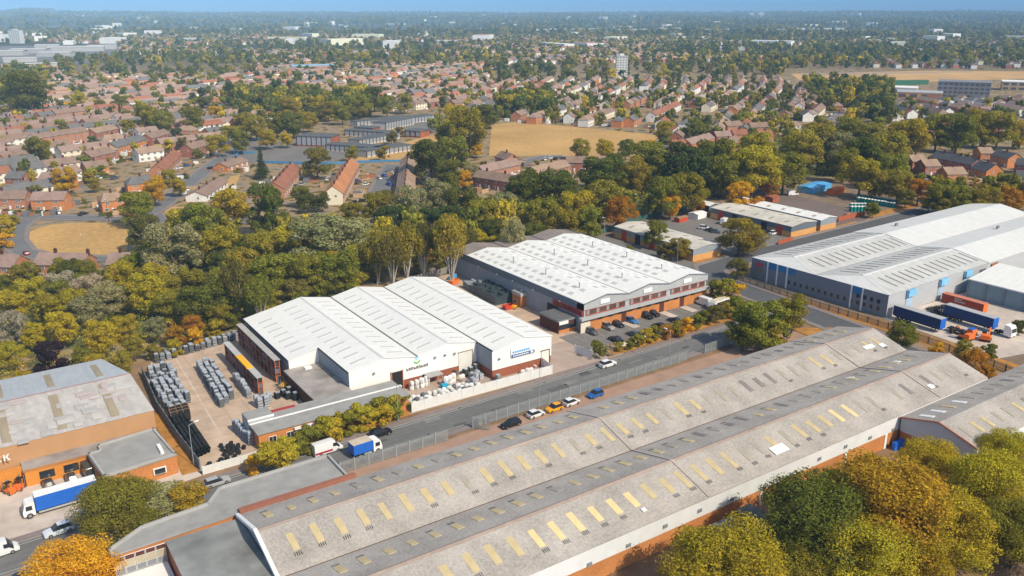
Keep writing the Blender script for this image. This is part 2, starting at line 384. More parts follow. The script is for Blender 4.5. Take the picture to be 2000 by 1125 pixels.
# door, shutter, signs on the front
W(MB().box(73.6, 76.0, 156.85, 156.98, 0, 4.6), 'door_opening', dark)
W(MB().box(76.1, 76.3, 156.7, 156.95, 0, 4.8), 'door_frame', brick_orange); W(MB().box(73.3, 73.55, 156.7, 156.95, 0, 4.8), 'door_frame', brick_orange)
W(MB().box(90.6, 94.2, 156.86, 156.97, .2, 5.4), 'shutter', mat('shutter_white', (.70, .68, .63), .7, .05, wave=('Z', 4), bump=.2))
W(MB().box(90.4, 94.4, 156.8, 156.94, 5.4, 5.55).box(94.2, 94.4, 156.8, 156.94, .2, 5.4), 'shutter_frame', wood)
W(MB().box(109.2, 111.4, 150.0, 150.15, .2, 3.9), 'shutter', MATS['shutter_white']); W(MB().box(109.0, 111.6, 149.95, 150.12, 3.9, 4.05).box(111.4, 111.6, 149.95, 150.12, 0, 3.9), 'shutter_frame', brick_dark)
sg = W(MB().box(100.5, 107.2, 149.95, 150.12, 4.2, 6.4), 'sign_board', white_paint)
mb = MB(); mb.box(100.6, 107.1, 149.88, 149.94, 4.25, 4.95, 0); mb.box(105.9, 106.7, 149.84, 149.875, 4.35, 4.85, 1)
for k in range(9): mb.box(101.0 + k * .5, 101.35 + k * .5, 149.84, 149.875, 4.42, 4.75, 1)
for k in range(8): mb.box(100.9 + k * .62, 101.35 + k * .62, 149.88, 149.94, 5.3 , 5.75, 2)
o = mb.build('sign_lettering', [mat('sign_navy', (.03, .10, .30), .5), white_paint, sky_blue_paint], sg)
o.matrix_parent_inverse = Matrix.Identity(4)
# round emblem (blue drop over a green bowl) and dark lettering under it
mb = MB(); cx, cz = 79.9, 6.25
for a0, a1, r0, r1, m in ((200, 340, .55, .95, 1), (40, 140, 0.0, .75, 0)):
    n = 10
    for k in range(n):
        a, b = R(a0 + (a1 - a0) * k / n), R(a0 + (a1 - a0) * (k + 1) / n)
        mb.face([(cx + r0 * math.cos(a), 156.93, cz + r0 * math.sin(a)), (cx + r1 * math.cos(a), 156.93, cz + r1 * math.sin(a)), (cx + r1 * math.cos(b), 156.93, cz + r1 * math.sin(b)), (cx + r0 * math.cos(b), 156.93, cz + r0 * math.sin(b))], m)
W(mb, 'emblem', [mat('emblem_blue', (.25, .55, .75), .5), mat('emblem_green', (.15, .45, .12), .5)])
mb = MB()   # a line of small dark letters, too blurred in the photograph to read
for k in range(9):
    x = 77.2 + k * .62; q = k % 3
    mb.box(x, x + .12, 156.9, 156.96, 4.1, 4.75); mb.box(x + .3, x + .42, 156.9, 156.96, 4.1, 4.75 if q else 4.5); mb.box(x + .12, x + .3, 156.9, 156.96, 4.3 + .16 * q, 4.44 + .16 * q)
W(mb, 'lettering', dark)
for i, (x, z) in enumerate(((69.3, 5.4), (84.4, 5.6), (87, 5.6), (89.5, 5.4), (97.3, 4.6))): W(MB().box(x - .25, x + .25, 156.6 if x < 95 else 149.8, 156.9 if x < 95 else 150.1, z, z + .35), 'wall_lamp', grey_mid)

# ---- flat roofed brick offices in front of it
OF = empty('brick_office', (56, 150, 0), label='single-storey brick office with grey flat roof running along the hedge in front of white warehouse', cat='office')
def O(mb, name, mats): o = mb.build(name, mats); o.parent = OF; o.matrix_parent_inverse = Matrix.Translation((-56, -150, 0)); return o
O(MB().box(40.6, 72.4, 147.0, 154.9, 0, 3.5), 'wall', brick_orange)
O(MB().box(40.3, 72.7, 146.7, 155.0, 3.5, 3.8), 'roof', [felt_roof])
O(MB().box(40.3, 72.6, 151.2, 151.55, 3.8, 3.95), 'parapet', white_paint)
O(MB().box(45.4, 50.6, 154.2, 155.1, 3.8, 3.95, 0), 'roof_hatch', mat('red_hatch', (.35, .05, .05), .7))
O(MB().box(40.2, 45.2, 151.7, 155.8, 0, 4.7, 0, 1), 'end_block', [grey_light, felt_roof]); O(MB().box(40.1, 45.3, 151.6, 151.69, 4.35, 4.75), 'fascia', white_paint)
for x in (42.5, 46, 49.5, 53, 57.5, 61, 64.5, 68):
    wd = O(MB().box(x, x + 1.5, 146.9, 147.05, 1.2, 2.5), 'window', white_paint); b = MB().box(x + .08, x + .72, 146.86, 146.89, 1.28, 2.42).box(x + .8, x + 1.42, 146.86, 146.89, 1.28, 2.42).build('pane', glass, wd); b.matrix_parent_inverse = Matrix.Identity(4)
for x0, x1 in ((47.5, 52.6), (59.5, 61.5)): O(MB().box(x0, x1, 146.3, 146.85, 2.75, 3.15), 'canopy', white_paint)
OB = empty('stained_roof_annexe', (59, 164, 0), label='flat stained roof annexe with dark brick side tucked against white warehouse', cat='annexe')
for mb, nm, m in ((MB().box(55.2, 63.4, 155.1, 173.7, 0, 3.3), 'wall', brick_dark), (MB().box(55.0, 63.5, 155.2, 173.8, 3.3, 3.6), 'roof', felt_stain), (MB().box(59.2, 60.8, 171.2, 172.6, 3.6, 4.0), 'roof_box', white_paint)):
    o = mb.build(nm, m); o.parent = OB; o.matrix_parent_inverse = Matrix.Translation((-59, -164, 0))

# ---- second warehouse: three grey gables over brick
G2 = empty('grey_gabled_warehouse', (154, 190, 0), R(1.2), label='three-gabled warehouse with white roof, grey fascia and orange brick front behind car park', cat='warehouse')
def B(mb, name, mats, parent=None): return mb.build(name, mats, parent or G2)
x0, x1, y0, y1 = -23.2, 23.2, -27.6, 29.5; bw = (x1 - x0) / 3
B(MB().box(x0 + .05, x1 - .05, y0 + .05, y1, 0, 4.0), 'wall', [brick_orange])
mb = MB(); mb.box(x0, x0 + .04, y0, y1 + 8, 0, 6.0, 0); B(mb, 'side_cladding', grey_clad_and_shade)
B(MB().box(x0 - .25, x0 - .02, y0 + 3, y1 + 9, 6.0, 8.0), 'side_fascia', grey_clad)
B(MB().box(x1 - .02, x1 + .15, y0, y1 + 9, 3.0, 8.0), 'side_fascia', grey_clad_and_shade)
for k in range(3):
    a, b = x0 + k * bw, x0 + (k + 1) * bw; r = (a + b) / 2
    mb = MB(); mb.face([(a, y0, 6.2), (b, y0, 6.2), (b, y0, 7.95), (r, y0, 9.25), (a, y0, 7.95)]); B(mb, 'gable', grey_light)
    mb = MB(); mb.face([(a, y0 + .3, 4.0), (b, y0 + .3, 4.0), (b, y0 + .3, 6.2), (a, y0 + .3, 6.2)]); B(mb, 'upper_wall', grey_light)
    mb = MB(); pitched(mb, a + .05, b - .05, y0 - .1, y1, 8.0, 9.3); rf = B(mb, 'roof', white_roof)
    mb = MB(); pitched(mb, a + .05, b - .05, y1 + .02, y1 + 8.5, 7.8, 9.1); B(mb, 'rear_roof', mat('roof_brown_old', (.24, .20, .18), .9, .2, streak=(1, .2, 1)))
    B(MB().box(b - .12, b + .12, y0 - .1, y1 + 8, 7.9, 8.06), 'valley_gutter', grey_mid)
    mb = MB(); mb.prism([(a, 7.9), (r, 9.2), (b, 7.9), (b, 8.15), (r, 9.45), (a, 8.15)], 1, y0 - .25, y0 - .11, 0, 0); B(mb, 'verge_trim', grey_mid)
    sgn = B(MB().box(r - 2.3, r + .9, y0 - .22, y0 - .02, 7.0, 8.1), 'sign_board', white_paint)
    s = math.atan2(1.3, bw / 2)
    for i, y in enumerate(np.arange(y0 + 7, y1 - 2, 3.6)):
        for fr, z in ((.28, 8.0), (.70, 8.0)):
            yy = y + (0 if fr > .5 else 1.0)
            skylight(G2, PAN['grey'], a + bw / 2 * fr, yy, 8.0 + 1.3 * fr + .01, s, 1.2, 2.1, 1)
        for fr in (.3, .72): skylight(G2, PAN['white' if i % 3 else 'grey'], b - bw / 2 * fr, y, 8.0 + 1.3 * fr + .01, -s, 1.0, 2.1, 1)
    for y in (y0 + 9, y0 + 24, y0 + 40): B(MB().tube((r - 2, y, 8.8), (r - 2, y, 10.4), .14, n=6).tube((r - 2, y, 10.4), (r - 2, y, 10.5), .24, n=6), 'flue', grey_mid)
    wb = B(MB().box(a + .9, b - .9, y0 - .02, y0 + .14, 4.6, 4.75).box(a + .9, b - .9, y0 - .02, y0 + .14, 6.05, 6.12), 'window_frame', red_paint)
    nw = 12; wpx = (bw - 1.8) / nw
    for q in range(nw):
        wx = a + .9 + q * wpx
        wn = B(MB().box(wx + .12, wx + wpx - .12, y0 + .06, y0 + .2, 4.75, 6.05), 'window', [mat('pane_brown', (.11, .075, .065), .3, .3) if q % 3 else mat('pane_grey', (.28, .27, .26), .4, .1)])
        B(MB().box(wx - .06, wx + .06, y0 - .01, y0 + .2, 4.75, 6.05), 'mullion', mat('mullion_rust', (.33, .12, .08), .6))
B(MB().box(x0 - 1.5, x1 + .3, y0 - 1.0, y0 + .2, 3.7, 4.4), 'canopy_band', grey_light)
for x in (x0 + 13.3, x0 + 27.5, x0 + 35.5):
    B(MB().box(x, x + 1.7, y0 - .04, y0 + .06, 0, 3.0), 'entrance_door', brick_dark); B(MB().box(x - .3, x + 2.2, y0 - 5.2, y0 - .1, .05, .1), 'ramp', concrete_pale)
B(MB().box(x0 - 1.0, x0 + 2.2, y0 - .1, y0 + .02, 0, 3.0), 'shutter', mat('shutter_cream', (.66, .60, .50), .7, .05))
for k in range(11): B(MB().box(x0 + 5 + k * 3.5, x0 + 6.6 + k * 3.5, y0 - .04, y0 + .1, 2.7, 3.2), 'window', glass)
B(MB().box(x0 - .28, x0 - .05, y0 + .5, y0 + 13, 4.4, 6.0), 'red_glazing', red_paint); 
for k in range(8): B(MB().box(x0 - .34, x0 - .281, y0 + .8 + k * 1.5, y0 + 2.0 + k * 1.5, 4.6, 5.8), 'window', mat('glass_red', (.16, .03, .025), .3))
for y in (-18, -6, 4, 12, 22): B(MB().box(x0 - .55, x0 - .26, y, y + .4, 6.0, 6.3), 'wall_lamp', white_paint)
B(MB().box(x0 - .1, x0 - .03, -17, -12, 0, 4.2), 'dock_opening', dark)
AX = empty('dark_roof_annexe', (129.2, 169, 0), R(1.2), label='single-storey annexe with dark flat roof at corner of grey gabled warehouse', cat='annexe')
for mb, nm, m in ((MB().box(-3.9, 3.7, -4.0, 4.0, 0, 3.2), 'wall', brick_dark), (MB().box(-4.2, 3.9, -4.3, 4.2, 3.25, 3.75, 0, 1), 'roof', [grey_mid, felt_dark]), (MB().box(-3.8, 3.6, -4.16, -4.02, 1.0, 2.1), 'window', glass), (MB().box(-3.8, 3.6, -4.12, -4.02, 0, .95), 'brick_apron', brick_orange), (MB().box(-3.9, -.9, -4.42, -4.31, 2.5, 3.4), 'sign_board', white_paint)): mb.build(nm, m, AX)
BO = empty('brick_booth', (131, 189.6, 0), R(1.2), label='small brick booth with grey fascia beside dark stacked cages', cat='booth')
for mb, nm, m in ((MB().box(-2.1, 1.4, -2.1, 2.1, 0, 3.3), 'wall', brick_orange), (MB().box(-2.25, 1.45, -2.25, 2.2, 3.3, 4.2, 0, 1), 'roof', [grey_light, felt_roof]), (MB().box(-.4, .4, -.4, .4, 4.2, 4.5), 'roof_vent', white_paint)): mb.build(nm, m, BO)

# ---- long brown factory in front
BF = empty('sheet_roof_factory', (102, 99, 0), label='long twin-ridged factory with weathered brown corrugated roof and cream roof lights', cat='factory')
def F_(mb, name, mats, parent=None): o = mb.build(name, mats); o.parent = BF; o.matrix_parent_inverse = Matrix.Translation((-102, -99, 0)); return o
sheet_roof = mat('sheet_roof', (.385, .35, .32), .9, .30, 2.6, .16, wave=('X', 1.6), bump=.3)
BX0, BX1 = 28.4, 176.5
ya, yr1, yv, yr2, yb = 118.1, 108.6, 99.4, 89.8, 80.9
for y0_, r_, y1_ in ((yv + .12, yr1, ya), (yb, yr2, yv - .12)):
    mb = MB(); mb.prism([(y0_, 6.05), (r_, 8.6), (y1_, 6.05), (y1_, 5.9), (r_, 8.45), (y0_, 5.9)], 0, BX0, BX1, 0, 0); F_(mb, 'roof', sheet_roof)
    mb = MB(); mb.prism([(r_ - .45, 8.52), (r_, 8.68), (r_ + .45, 8.52)], 0, BX0, BX1, 0, None, False); F_(mb, 'ridge_cap', mat('ridge_tan', (.36, .28, .235), .9, .2, 1.0))
F_(MB().box(BX0, BX1, yv - .3, yv + .3, 5.9, 6.02), 'valley_gutter', mat('valley_rust', (.13, .08, .055), .9, .35, 1.0, .2))
mb = MB()
for y0_, r_, y1_ in ((yv, yr1, ya), (yb, yr2, yv)):
    mb.face([(BX0 + .1, y1_, 0), (BX0 + .1, y0_, 0), (BX0 + .1, y0_, 5.9), (BX0 + .1, r_, 8.4), (BX0 + .1, y1_, 5.9)]); mb.face([(BX1 - .1, y0_, 0), (BX1 - .1, y1_, 0), (BX1 - .1, y1_, 5.9), (BX1 - .1, r_, 8.4), (BX1 - .1, y0_, 5.9)])
mb.face([(BX1, ya - .1, 0), (BX0, ya - .1, 0), (BX0, ya - .1, 5.9), (BX1, ya - .1, 5.9)])
F_(mb, 'wall', grey_light)
mb = MB()
for y0_, r_, y1_ in ((yv, yr1, ya), (yb, yr2, yv)): mb.prism([(y0_, 5.85), (r_, 8.4), (y1_, 5.85), (y1_, 6.35), (r_, 8.9), (y0_, 6.35)], 0, BX0 - .55, BX0, 0, 0)
F_(mb, 'verge_trim', white_paint)
F_(MB().box(BX0, BX1, yb + .02, yb + .3, 3.1, 5.88), 'white_cladding', mat('white_asbestos', (.66, .67, .69), .8, .08))
F_(MB().box(BX0, BX1, yb + .06, yb + .3, 0, 3.1), 'brick_wall', brick_orange)
for x in np.arange(60, 175, 7.5): F_(MB().box(x, x + .9, yb - .12, yb + .02, 3.6 + .5 * math.sin(x), 4.2 + .5 * math.sin(x)), 'vent', grey_mid)
for x in (105, 128, 140.5): F_(MB().box(x, x + .7, yb - .06, yb + .05, 0, 3.1), 'pilaster', white_paint)
sb = math.atan2(2.55, 9.4); rr = random.Random(5)
GAPS = MB()
def bsky(x, y, z, sl, sy, k):
    if k == 'cream' and rr.random() < .12: k = 'faded'
    if rr.random() < .015: return
    jy = rr.uniform(-.18, .18); y += jy; z += jy * math.tan(sl); o = skylight(None, PAN[k], x + rr.uniform(-.12, .12), y, z, sl, 1.15 * rr.uniform(.88, 1.1), sy * rr.uniform(.85, 1.1), 0)
    if rr.random() < .55:
        yy = y - (1 if sl > 0 else -1) * (sy / 2 + .55)
        for q in range(4): GAPS.face([(x - .5 + q * .32 + e, yy + f, z + (yy + f - y) * math.tan(sl) + .05) for e, f in ((0, -.35), (.09, -.35), (.09, .35), (0, .35))])
    o.parent = BF; o.matrix_parent_inverse = Matrix.Translation((-102, -99, 0))
for i, x in enumerate(np.arange(31.5, 175, 3.68)):
    k1 = 'cream' if x < 104 else rr.choice(['dirty', 'faded', 'faded', 'cream']) if x < 160 else 'cream'
    k2 = ('cream' if x < 118 else rr.choice(['faded', 'faded', 'cream', 'dirty'])) if x < 150 else rr.choice(['faded', 'cream'])
    bsky(x, (yr1 + ya) / 2 + .3, 7.3, -sb, 2.5, k1)
    bsky(x + .6, (yr1 + yv) / 2 + .5, 7.45, sb, 3.5, k2)
    bsky(x + .3, (yr2 + yv) / 2 + .4, 7.22, -sb, 2.5, 'cream' if x < 104 else rr.choice(['faded', 'dirty', 'faded', 'cream']) if x < 155 else 'cream')
    if x > 45: bsky(x + .9, (yr2 + yb) / 2 + .5, 7.45, sb, 3.6, 'bright' if (59 < x < 80 or 128 < x < 138) else 'cream' if x < 138 else rr.choice(['faded', 'dirty']))
F_(GAPS, 'sheet_gap', dark)
for x, y, sx, sy in ((166, 95.5, 1.2, 1.4), (172, 103, 1.6, 1.2), (160, 84, 1.5, 1.2), (113, 84.0, 3.6, 1.9), (150, 96, 1.8, 1.1), (168, 103.8, 3.4, 1.2), (80.5, 83.2, .8, .7)):
    z = 6.05 + 2.55 * (1 - abs(y - (yr1 if y > yv else yr2)) / 9.4); o = skylight(None, PAN['white'], x, y, z + .03, (sb if y < (yr1 if y > yv else yr2) else -sb), sx, sy, 0); o.name = 'roof_patch'; o.parent = BF; o.matrix_parent_inverse = Matrix.Translation((-102, -99, 0))
for x in (92.3, 158.4):
    mb = MB()
    for y0_, r_, y1_ in ((yv, yr1, ya), (yb, yr2, yv)): mb.prism([(y0_, 6.08), (r_, 8.63), (y1_, 6.08), (y1_, 6.2), (r_, 8.75), (y0_, 6.2)], 0, x, x + .45, 0, 0)
    F_(mb, 'expansion_joint', mat('joint_pale', (.42, .36, .33), .9, .15))
F_(MB().box(28.6, 48, 118.15, 119.1, 0, 6.6), 'brick_parapet', mat('parapet_brick', (.30, .12, .08), .9, .15))
# ---- its lower wing
WG = empty('factory_wing', (172, 72, 0), label='lower wing with corrugated roof and white end gable stepping forward from long factory', cat='factory')
def N(mb, name, mats): o = mb.build(name, mats); o.parent = WG; o.matrix_parent_inverse = Matrix.Translation((-172, -72, 0)); return o
mb = MB(); mb.prism([(65.6, 5.8), (73.2, 7.9), (80.7, 5.8), (80.7, 5.65), (73.2, 7.75), (65.6, 5.65)], 0, 144.4, 200, 0, 0); N(mb, 'roof', sheet_roof)
mb = MB(); mb.face([(144.7, 80.6, 2.9), (144.7, 65.8, 2.9), (144.7, 65.8, 5.7), (144.7, 73.2, 7.75), (144.7, 80.6, 5.7)]); N(mb, 'end_gable', mat('gable_pale', (.50, .52, .56), .8, .08))
mb = MB(); mb.prism([(65.6, 5.7), (73.2, 7.8), (80.7, 5.7), (80.7, 5.95), (73.2, 8.05), (65.6, 5.95)], 0, 144.1, 144.39, 0, 0); N(mb, 'verge_trim', mat('trim_rust', (.42, .16, .10), .8))
N(MB().box(144.75, 200, 65.9, 80.5, 0, 2.9), 'brick_wall', brick_orange); N(MB().box(144.8, 200, 65.85, 65.88, 2.9, 5.65), 'white_cladding', MATS['white_asbestos'])
for i, x in enumerate(np.arange(147, 198, 3.7)):
    for y, s_ in ((77, -1), (69.3, 1)):
        z = 5.8 + 2.1 * (1 - abs(y - 73.2) / 7.55); o = skylight(None, PAN[rr.choice(['faded', 'cream', 'faded', 'white' if i < 4 else 'dirty'])], x, y, z + .02, s_ * math.atan2(2.1, 7.6), 1.1, 2.8, 0); o.parent = WG; o.matrix_parent_inverse = Matrix.Translation((-172, -72, 0))
# ---- flat roofed block at the factory's near end
FB = empty('flat_roof_block', (26, 115, 0), label='grey felt flat roofed block with angled parapet adjoining the long factory end', cat='building')
def Q(mb, name, mats, parent=None): o = mb.build(name, mats); o.parent = FB; o.matrix_parent_inverse = Matrix.Translation((-26, -115, 0)); return o
rp = [(10.2, 118.0), (28.2, 119.6), (28.2, 119.2), (46.8, 119.3), (47.0, 127.6), (36.8, 127.9), (28.0, 127.4), (25.2, 123.6), (18.6, 123.2), (15.2, 122.7), (10.0, 119.4)]
Q(MB().poly([(10.2, 118.1), (46.8, 119.4), (46.9, 127.5), (28.1, 127.2), (25.2, 123.5), (15.2, 122.6), (10.1, 119.4)], 0, 5.7), 'wall', brick_orange)
Q(MB().poly([(10.0, 117.9), (47.0, 119.3), (47.1, 127.8), (28.0, 127.5), (25.1, 123.7), (15.1, 122.9), (9.9, 119.4)], 5.7, 6.0), 'roof', felt_roof)
edge = [(47.0, 119.6), (47.0, 127.7), (28.05, 127.4), (25.15, 123.65), (15.15, 122.8), (9.95, 119.3), (10.05, 118)]
mb = MB()
for (xa, ya_), (xb, yb_) in zip(edge[:-1], edge[1:]):
    d = Vector((xb - xa, yb_ - ya_)).normalized(); n_ = Vector((-d.y, d.x)) * -.35
    mb.poly([(xa, ya_), (xb, yb_), (xb - n_.x, yb_ - n_.y), (xa - n_.x, ya_ - n_.y)], 5.7, 6.45)
Q(mb, 'parapet', slab_grey)
Q(MB().box(17.6, 28.2, 98, 117.4, 0, 5.4), 'wing_wall', brick_red); Q(MB().box(17.4, 28.3, 98, 117.6, 5.4, 5.75, 0, 1), 'wing_roof', [slab_grey, mat('felt_puddled', (.24, .245, .24), .85, .4, .10, .3)])
Q(MB().box(9.9, 17.3, 96, 117.8, 0, 2.3), 'low_roof', white_paint)
for k in range(5):
    x = 10.3 + k * 1.42
    wn = Q(MB().box(x, x + 1.34, 117.78, 117.9, 2.4, 5.4), 'window', white_paint)
    for z0, z1, m in ((2.5, 3.4, grey_mid), (3.5, 4.6, mat('glazing_cream', (.42, .36, .26), .4)), (4.7, 5.35, brick_dark)):
        p_ = MB().box(x + .06, x + 1.28, 117.72, 117.77, z0, z1).build('pane', m, wn); p_.matrix_parent_inverse = Matrix.Identity(4)
# ---- large grey warehouse across the side road
GW = empty('grey_warehouse', (206.6, 147.5, 0), R(1.8), label='very large grey metal warehouse with ribbed pale roof and blue corner panels across side road', cat='warehouse')
def K(mb, name, mats, parent=None, **k): return mb.build(name, mats, parent or GW, **k)
gr_old = mat('grey_sheet_roof', (.50, .50, .49), .7, .22, .6, .05, streak=(1.2, .12, 1), wave=('X', 1.4), bump=.3)
gr_new = mat('pale_sheet_roof', (.64, .64, .63), .7, .1, .5, .04, streak=(.5, .1, 1), wave=('X', 1.4), bump=.25)
facade = mat('blue_grey_facade', (.18, .21, .255), .6, .06, .4, .1); south_clad = mat('pale_grey_cladding', (.42, .43, .45), .6, .06)
L1, L2 = 54.0, 134.0
K(MB().box(0, L1, -23.2, 23.2, 0, 6.6).box(L1, L2, -23.2, 23.2, 0, 6.6), 'wall', south_clad)
K(MB().box(-.06, -.01, -23.2, 23.2, 0, 6.7), 'west_facade', facade)
mb = MB()
for c0, c1 in ((-23.4, 0), (0, 23.4)):
    m_ = (c0 + c1) / 2
    h = 5.0
    A = [(0, c0, 6.7), (0, c1, 6.7), (h, m_, 8.6), (L1, m_, 8.6), (L1, c0, 6.7), (L1, c1, 6.7)]
    mb.face([A[1], A[0], A[2]], 1); mb.face([A[0], A[4], A[3], A[2]]); mb.face([A[5], A[1], A[2], A[3]])
K(mb, 'roof', [gr_old, gr_new])
mb = MB()
for c0, c1 in ((-23.4, 0), (0, 23.4)):
    m_ = (c0 + c1) / 2
    mb.prism([(c0, 6.85), (m_, 8.8), (c1, 6.85), (c1, 6.6), (m_, 8.55), (c0, 6.6)], 0, L1 + .02, L2, 0, 0)
K(mb, 'pale_roof', gr_new)
mb = MB()
for m_ in (-11.7, 11.7): mb.box(4.8, L1, m_ - .3, m_ + .3, 8.5, 8.7)
for c0 in (-23.4, 0): mb.face([(0, c0 + 23.4, 6.75), (5, c0 + 11.7, 8.66), (5.5, c0 + 11.7, 8.66), (.5, c0 + 23.4, 6.75)]); mb.face([(.5, c0, 6.75), (5.5, c0 + 11.7, 8.66), (5, c0 + 11.7, 8.66), (0, c0, 6.75)])
K(mb, 'ridge_cap', mat('cap_white', (.62, .62, .61), .7, .05))
K(MB().box(0, L2, -.3, .3, 6.55, 6.72), 'valley_gutter', grey_mid)
sg_ = math.atan2(1.9, 11.7)
for x in np.arange(8, L1 - 1, 3.4):
    for y, s_ in ((5.6, 1), (17.8, -1), (-5.6, -1), (-17.8, 1)): skylight(GW, PAN['dirty'], x, y, 6.7 + 1.9 * (1 - abs(abs(y) - 11.7) / 11.7) + .02, s_ * sg_, .55, 6.2, 0)
for y in (17.0, 13.4, 9.8, -12.0, -15.5): K(MB().box(-.2, -.07, y - .22, y + .22, 0, 6.6), 'pilaster', white_paint)
for y0_, y1_ in ((13.7, 16.7), (10.1, 13.1), (-15.2, -12.3), (7.0, 9.5)): K(MB().box(-.12, -.062, y0_, y1_, 4.6, 6.6), 'blue_panel', mat('panel_blue', (.03, .17, .38), .6))
K(MB().box(-.14, -.062, 18.6, 21.5, 4.3, 5.7), 'sign_board', mat('sign_red', (.45, .07, .09), .6))
for k, y in enumerate(np.arange(-21, 9, 2.1)):
    K(MB().box(-.11, -.062, y, y + .8, 1.6, 2.7), 'window', glass)
    if k < 4: K(MB().box(-.11, -.062, y, y + 1.0, 3.6, 4.8), 'window', glass)
for x in (9, 26, 40): K(MB().box(x, x + 3.2, -23.34, -23.22, 0, 4.6), 'loading_door', mat('door_pale_blue', (.36, .48, .62), .6)); K(MB().box(x - .3, x + 3.5, -24.2, -23.35, 4.7, 6.5), 'blue_canopy', mat('canopy_blue', (.22, .50, .75), .6))
for x, y in ((70, 17), (95, -6)): K(MB().box(x, x + 1.5, y, y + .5, 8.0, 8.9), 'roof_vent', grey_mid)
# white sheds beside it
for i, y in enumerate((120.1, 114.8, 109.5, 104.2)):
    t = empty('white_roof_shed', (252.4, y, 0), R(1.8), label=['white roofed shed with red trim touching the grey warehouse wall', 'white roofed shed second from the grey warehouse wall', 'white roofed shed third from grey warehouse wall with blue-grey front', 'white roofed shed with teal front at picture edge'][i], cat='shed', group='white roofed sheds beside the large grey warehouse')
    MB().box(-8, 9, -2.6, 2.6, 0, 5.4).build('wall', mat('shed_wall', (.20, .27, .32), .6, .08) if i < 3 else mat('shed_teal', (.06, .25, .32), .6, .08), t)
    mb = MB(); mb.prism([(-8.3, 5.5), (9, 7.4), (9, 7.1), (-8.3, 5.2)], 1, -2.55, 2.55, 0, 0); mb.build('roof', white_roof, t)
    MB().box(-8.2, -8.05, 2.3, 2.6, 0, 5.2).build('wall_post', grey_mid, t)
    if i == 0: MB().box(5, 9, 2.6, 3.0, 6.6, 7.6).build('roof_trim', brick_red, t)

# ---- three low trading units
U_roof = mat('cream_sheet_roof', (.56, .52, .46), .8, .2, .3, .08, wave=('Y', 1.3), bump=.2)
units = [((203.2, 217.0, 194.0, 233.5), 'cream roofed trading unit half hidden by round street trees', U_roof), ((256.8, 272.0, 196.6, 236.0), 'cream roofed trading unit with stained patch and red doors facing car park', U_roof), ((274.2, 284.2, 196.8, 243.0), 'narrow white roofed trading unit backing onto brown yard', white_roof), ((258, 264, 238.5, 247.5), 'short dark glazed office block with white roof behind trading units', white_roof)]
for i, ((a, b, c, d), lab, rm) in enumerate(units):
    cx, cy = (a + b) / 2, (c + d) / 2; hx, hy = (b - a) / 2, (d - c) / 2
    t = empty('trading_unit', (cx, cy, 0), R(1.5), label=lab, cat='unit')
    MB().box(-hx, hx, -hy, hy, 0, 2.1).build('brick_wall', brick_sand, t)
    mb = MB(); mb.prism([(-hx + .03, 2.1), (hx - .03, 2.1), (hx - .03, 4.2), (0, 5.0), (-hx + .03, 4.2)], 1, -hy + .03, hy - .03, 0, 0); mb.build('upper_wall', grey_clad if i in (1, 3) else grey_clad_and_shade, t)
    mb = MB(); pitched(mb, -hx - .15, hx + .15, -hy - .2, hy + .2, 4.3, 5.15); mb.build('roof', rm, t)
    for k, y in enumerate(np.arange(-hy + 4, hy - 2, 7.2)):
        o = MB().box(-hx - .08, -hx - .01, y, y + 2.6, 0, 3.6).build('roller_door', red_paint if k % 2 == 0 else dark, t)
        s_ = math.atan2(.85, hx)
        if i < 3: skylight(t, PAN['faded'], -hx / 2, y + 1, 4.3 + .45, s_, hx * .34, 1.4, 1); skylight(t, PAN['faded'], hx / 2, y + 2, 4.3 + .45, -s_, hx * .34, 1.4, 1)
    if i == 3:
        for k in range(4): MB().box(-hx - .1, -hx - .02, -hy + .4 + k * 2.1, -hy + 2.2 + k * 2.1, .6, 3.9).build('window', glass, t)

# ---- tan warehouse at the picture's edge and its low brick front
TW = empty('tan_warehouse', (5, 177, 0), label='tan clad warehouse with pale patchy roof and brown roof light strips by stock yard', cat='warehouse')
def T_(mb, name, mats, parent=None): o = mb.build(name, mats); o.parent = TW; o.matrix_parent_inverse = Matrix.Translation((-5, -177, 0)); return o
pink_roof = mat('patchy_pink_roof', (.45, .42, .40), .85, .22, .9, .12, streak=(.9, .3, 1))
blue_roof = mat('pale_blue_roof', (.40, .43, .46), .8, .12, .5, .08, streak=(1.4, .1, 1))
PK = [panel_mesh(mat('sheet_pink', (.44, .375, .355), .85, .15)), panel_mesh(mat('sheet_pale', (.49, .465, .45), .85, .12)), panel_mesh(mat('sheet_grey', (.40, .385, .375), .85, .15))]
mb = MB(); mb.face([(-45, 159.6, 7.0), (25.3, 161.4, 7.0), (24.3, 178, 8.9), (-45, 175.8, 8.9)]); T_(mb, 'roof', pink_roof)
mb = MB(); mb.face([(-45, 175.8, 8.9), (24.3, 178, 8.9), (21.3, 194.8, 7.0), (-45, 192.6, 7.0)]); T_(mb, 'rear_roof', blue_roof)
mb = MB(); mb.face([(-45, 175.6, 8.94), (24.3, 177.8, 8.94), (24.3, 178.2, 8.94), (-45, 176.0, 8.94)]); T_(mb, 'ridge_cap', mat('cap_pink', (.42, .22, .2), .8))
mb = MB(); mb.face([(-45, 159.7, 0), (25.2, 161.5, 0), (25.2, 161.5, 6.98), (-45, 159.7, 6.98)]); mb.face([(25.2, 161.5, 0), (21.2, 194.7, 0), (21.2, 194.7, 6.95), (24.2, 178, 8.85), (25.2, 161.5, 6.95)]); T_(mb, 'wall', tan_clad)
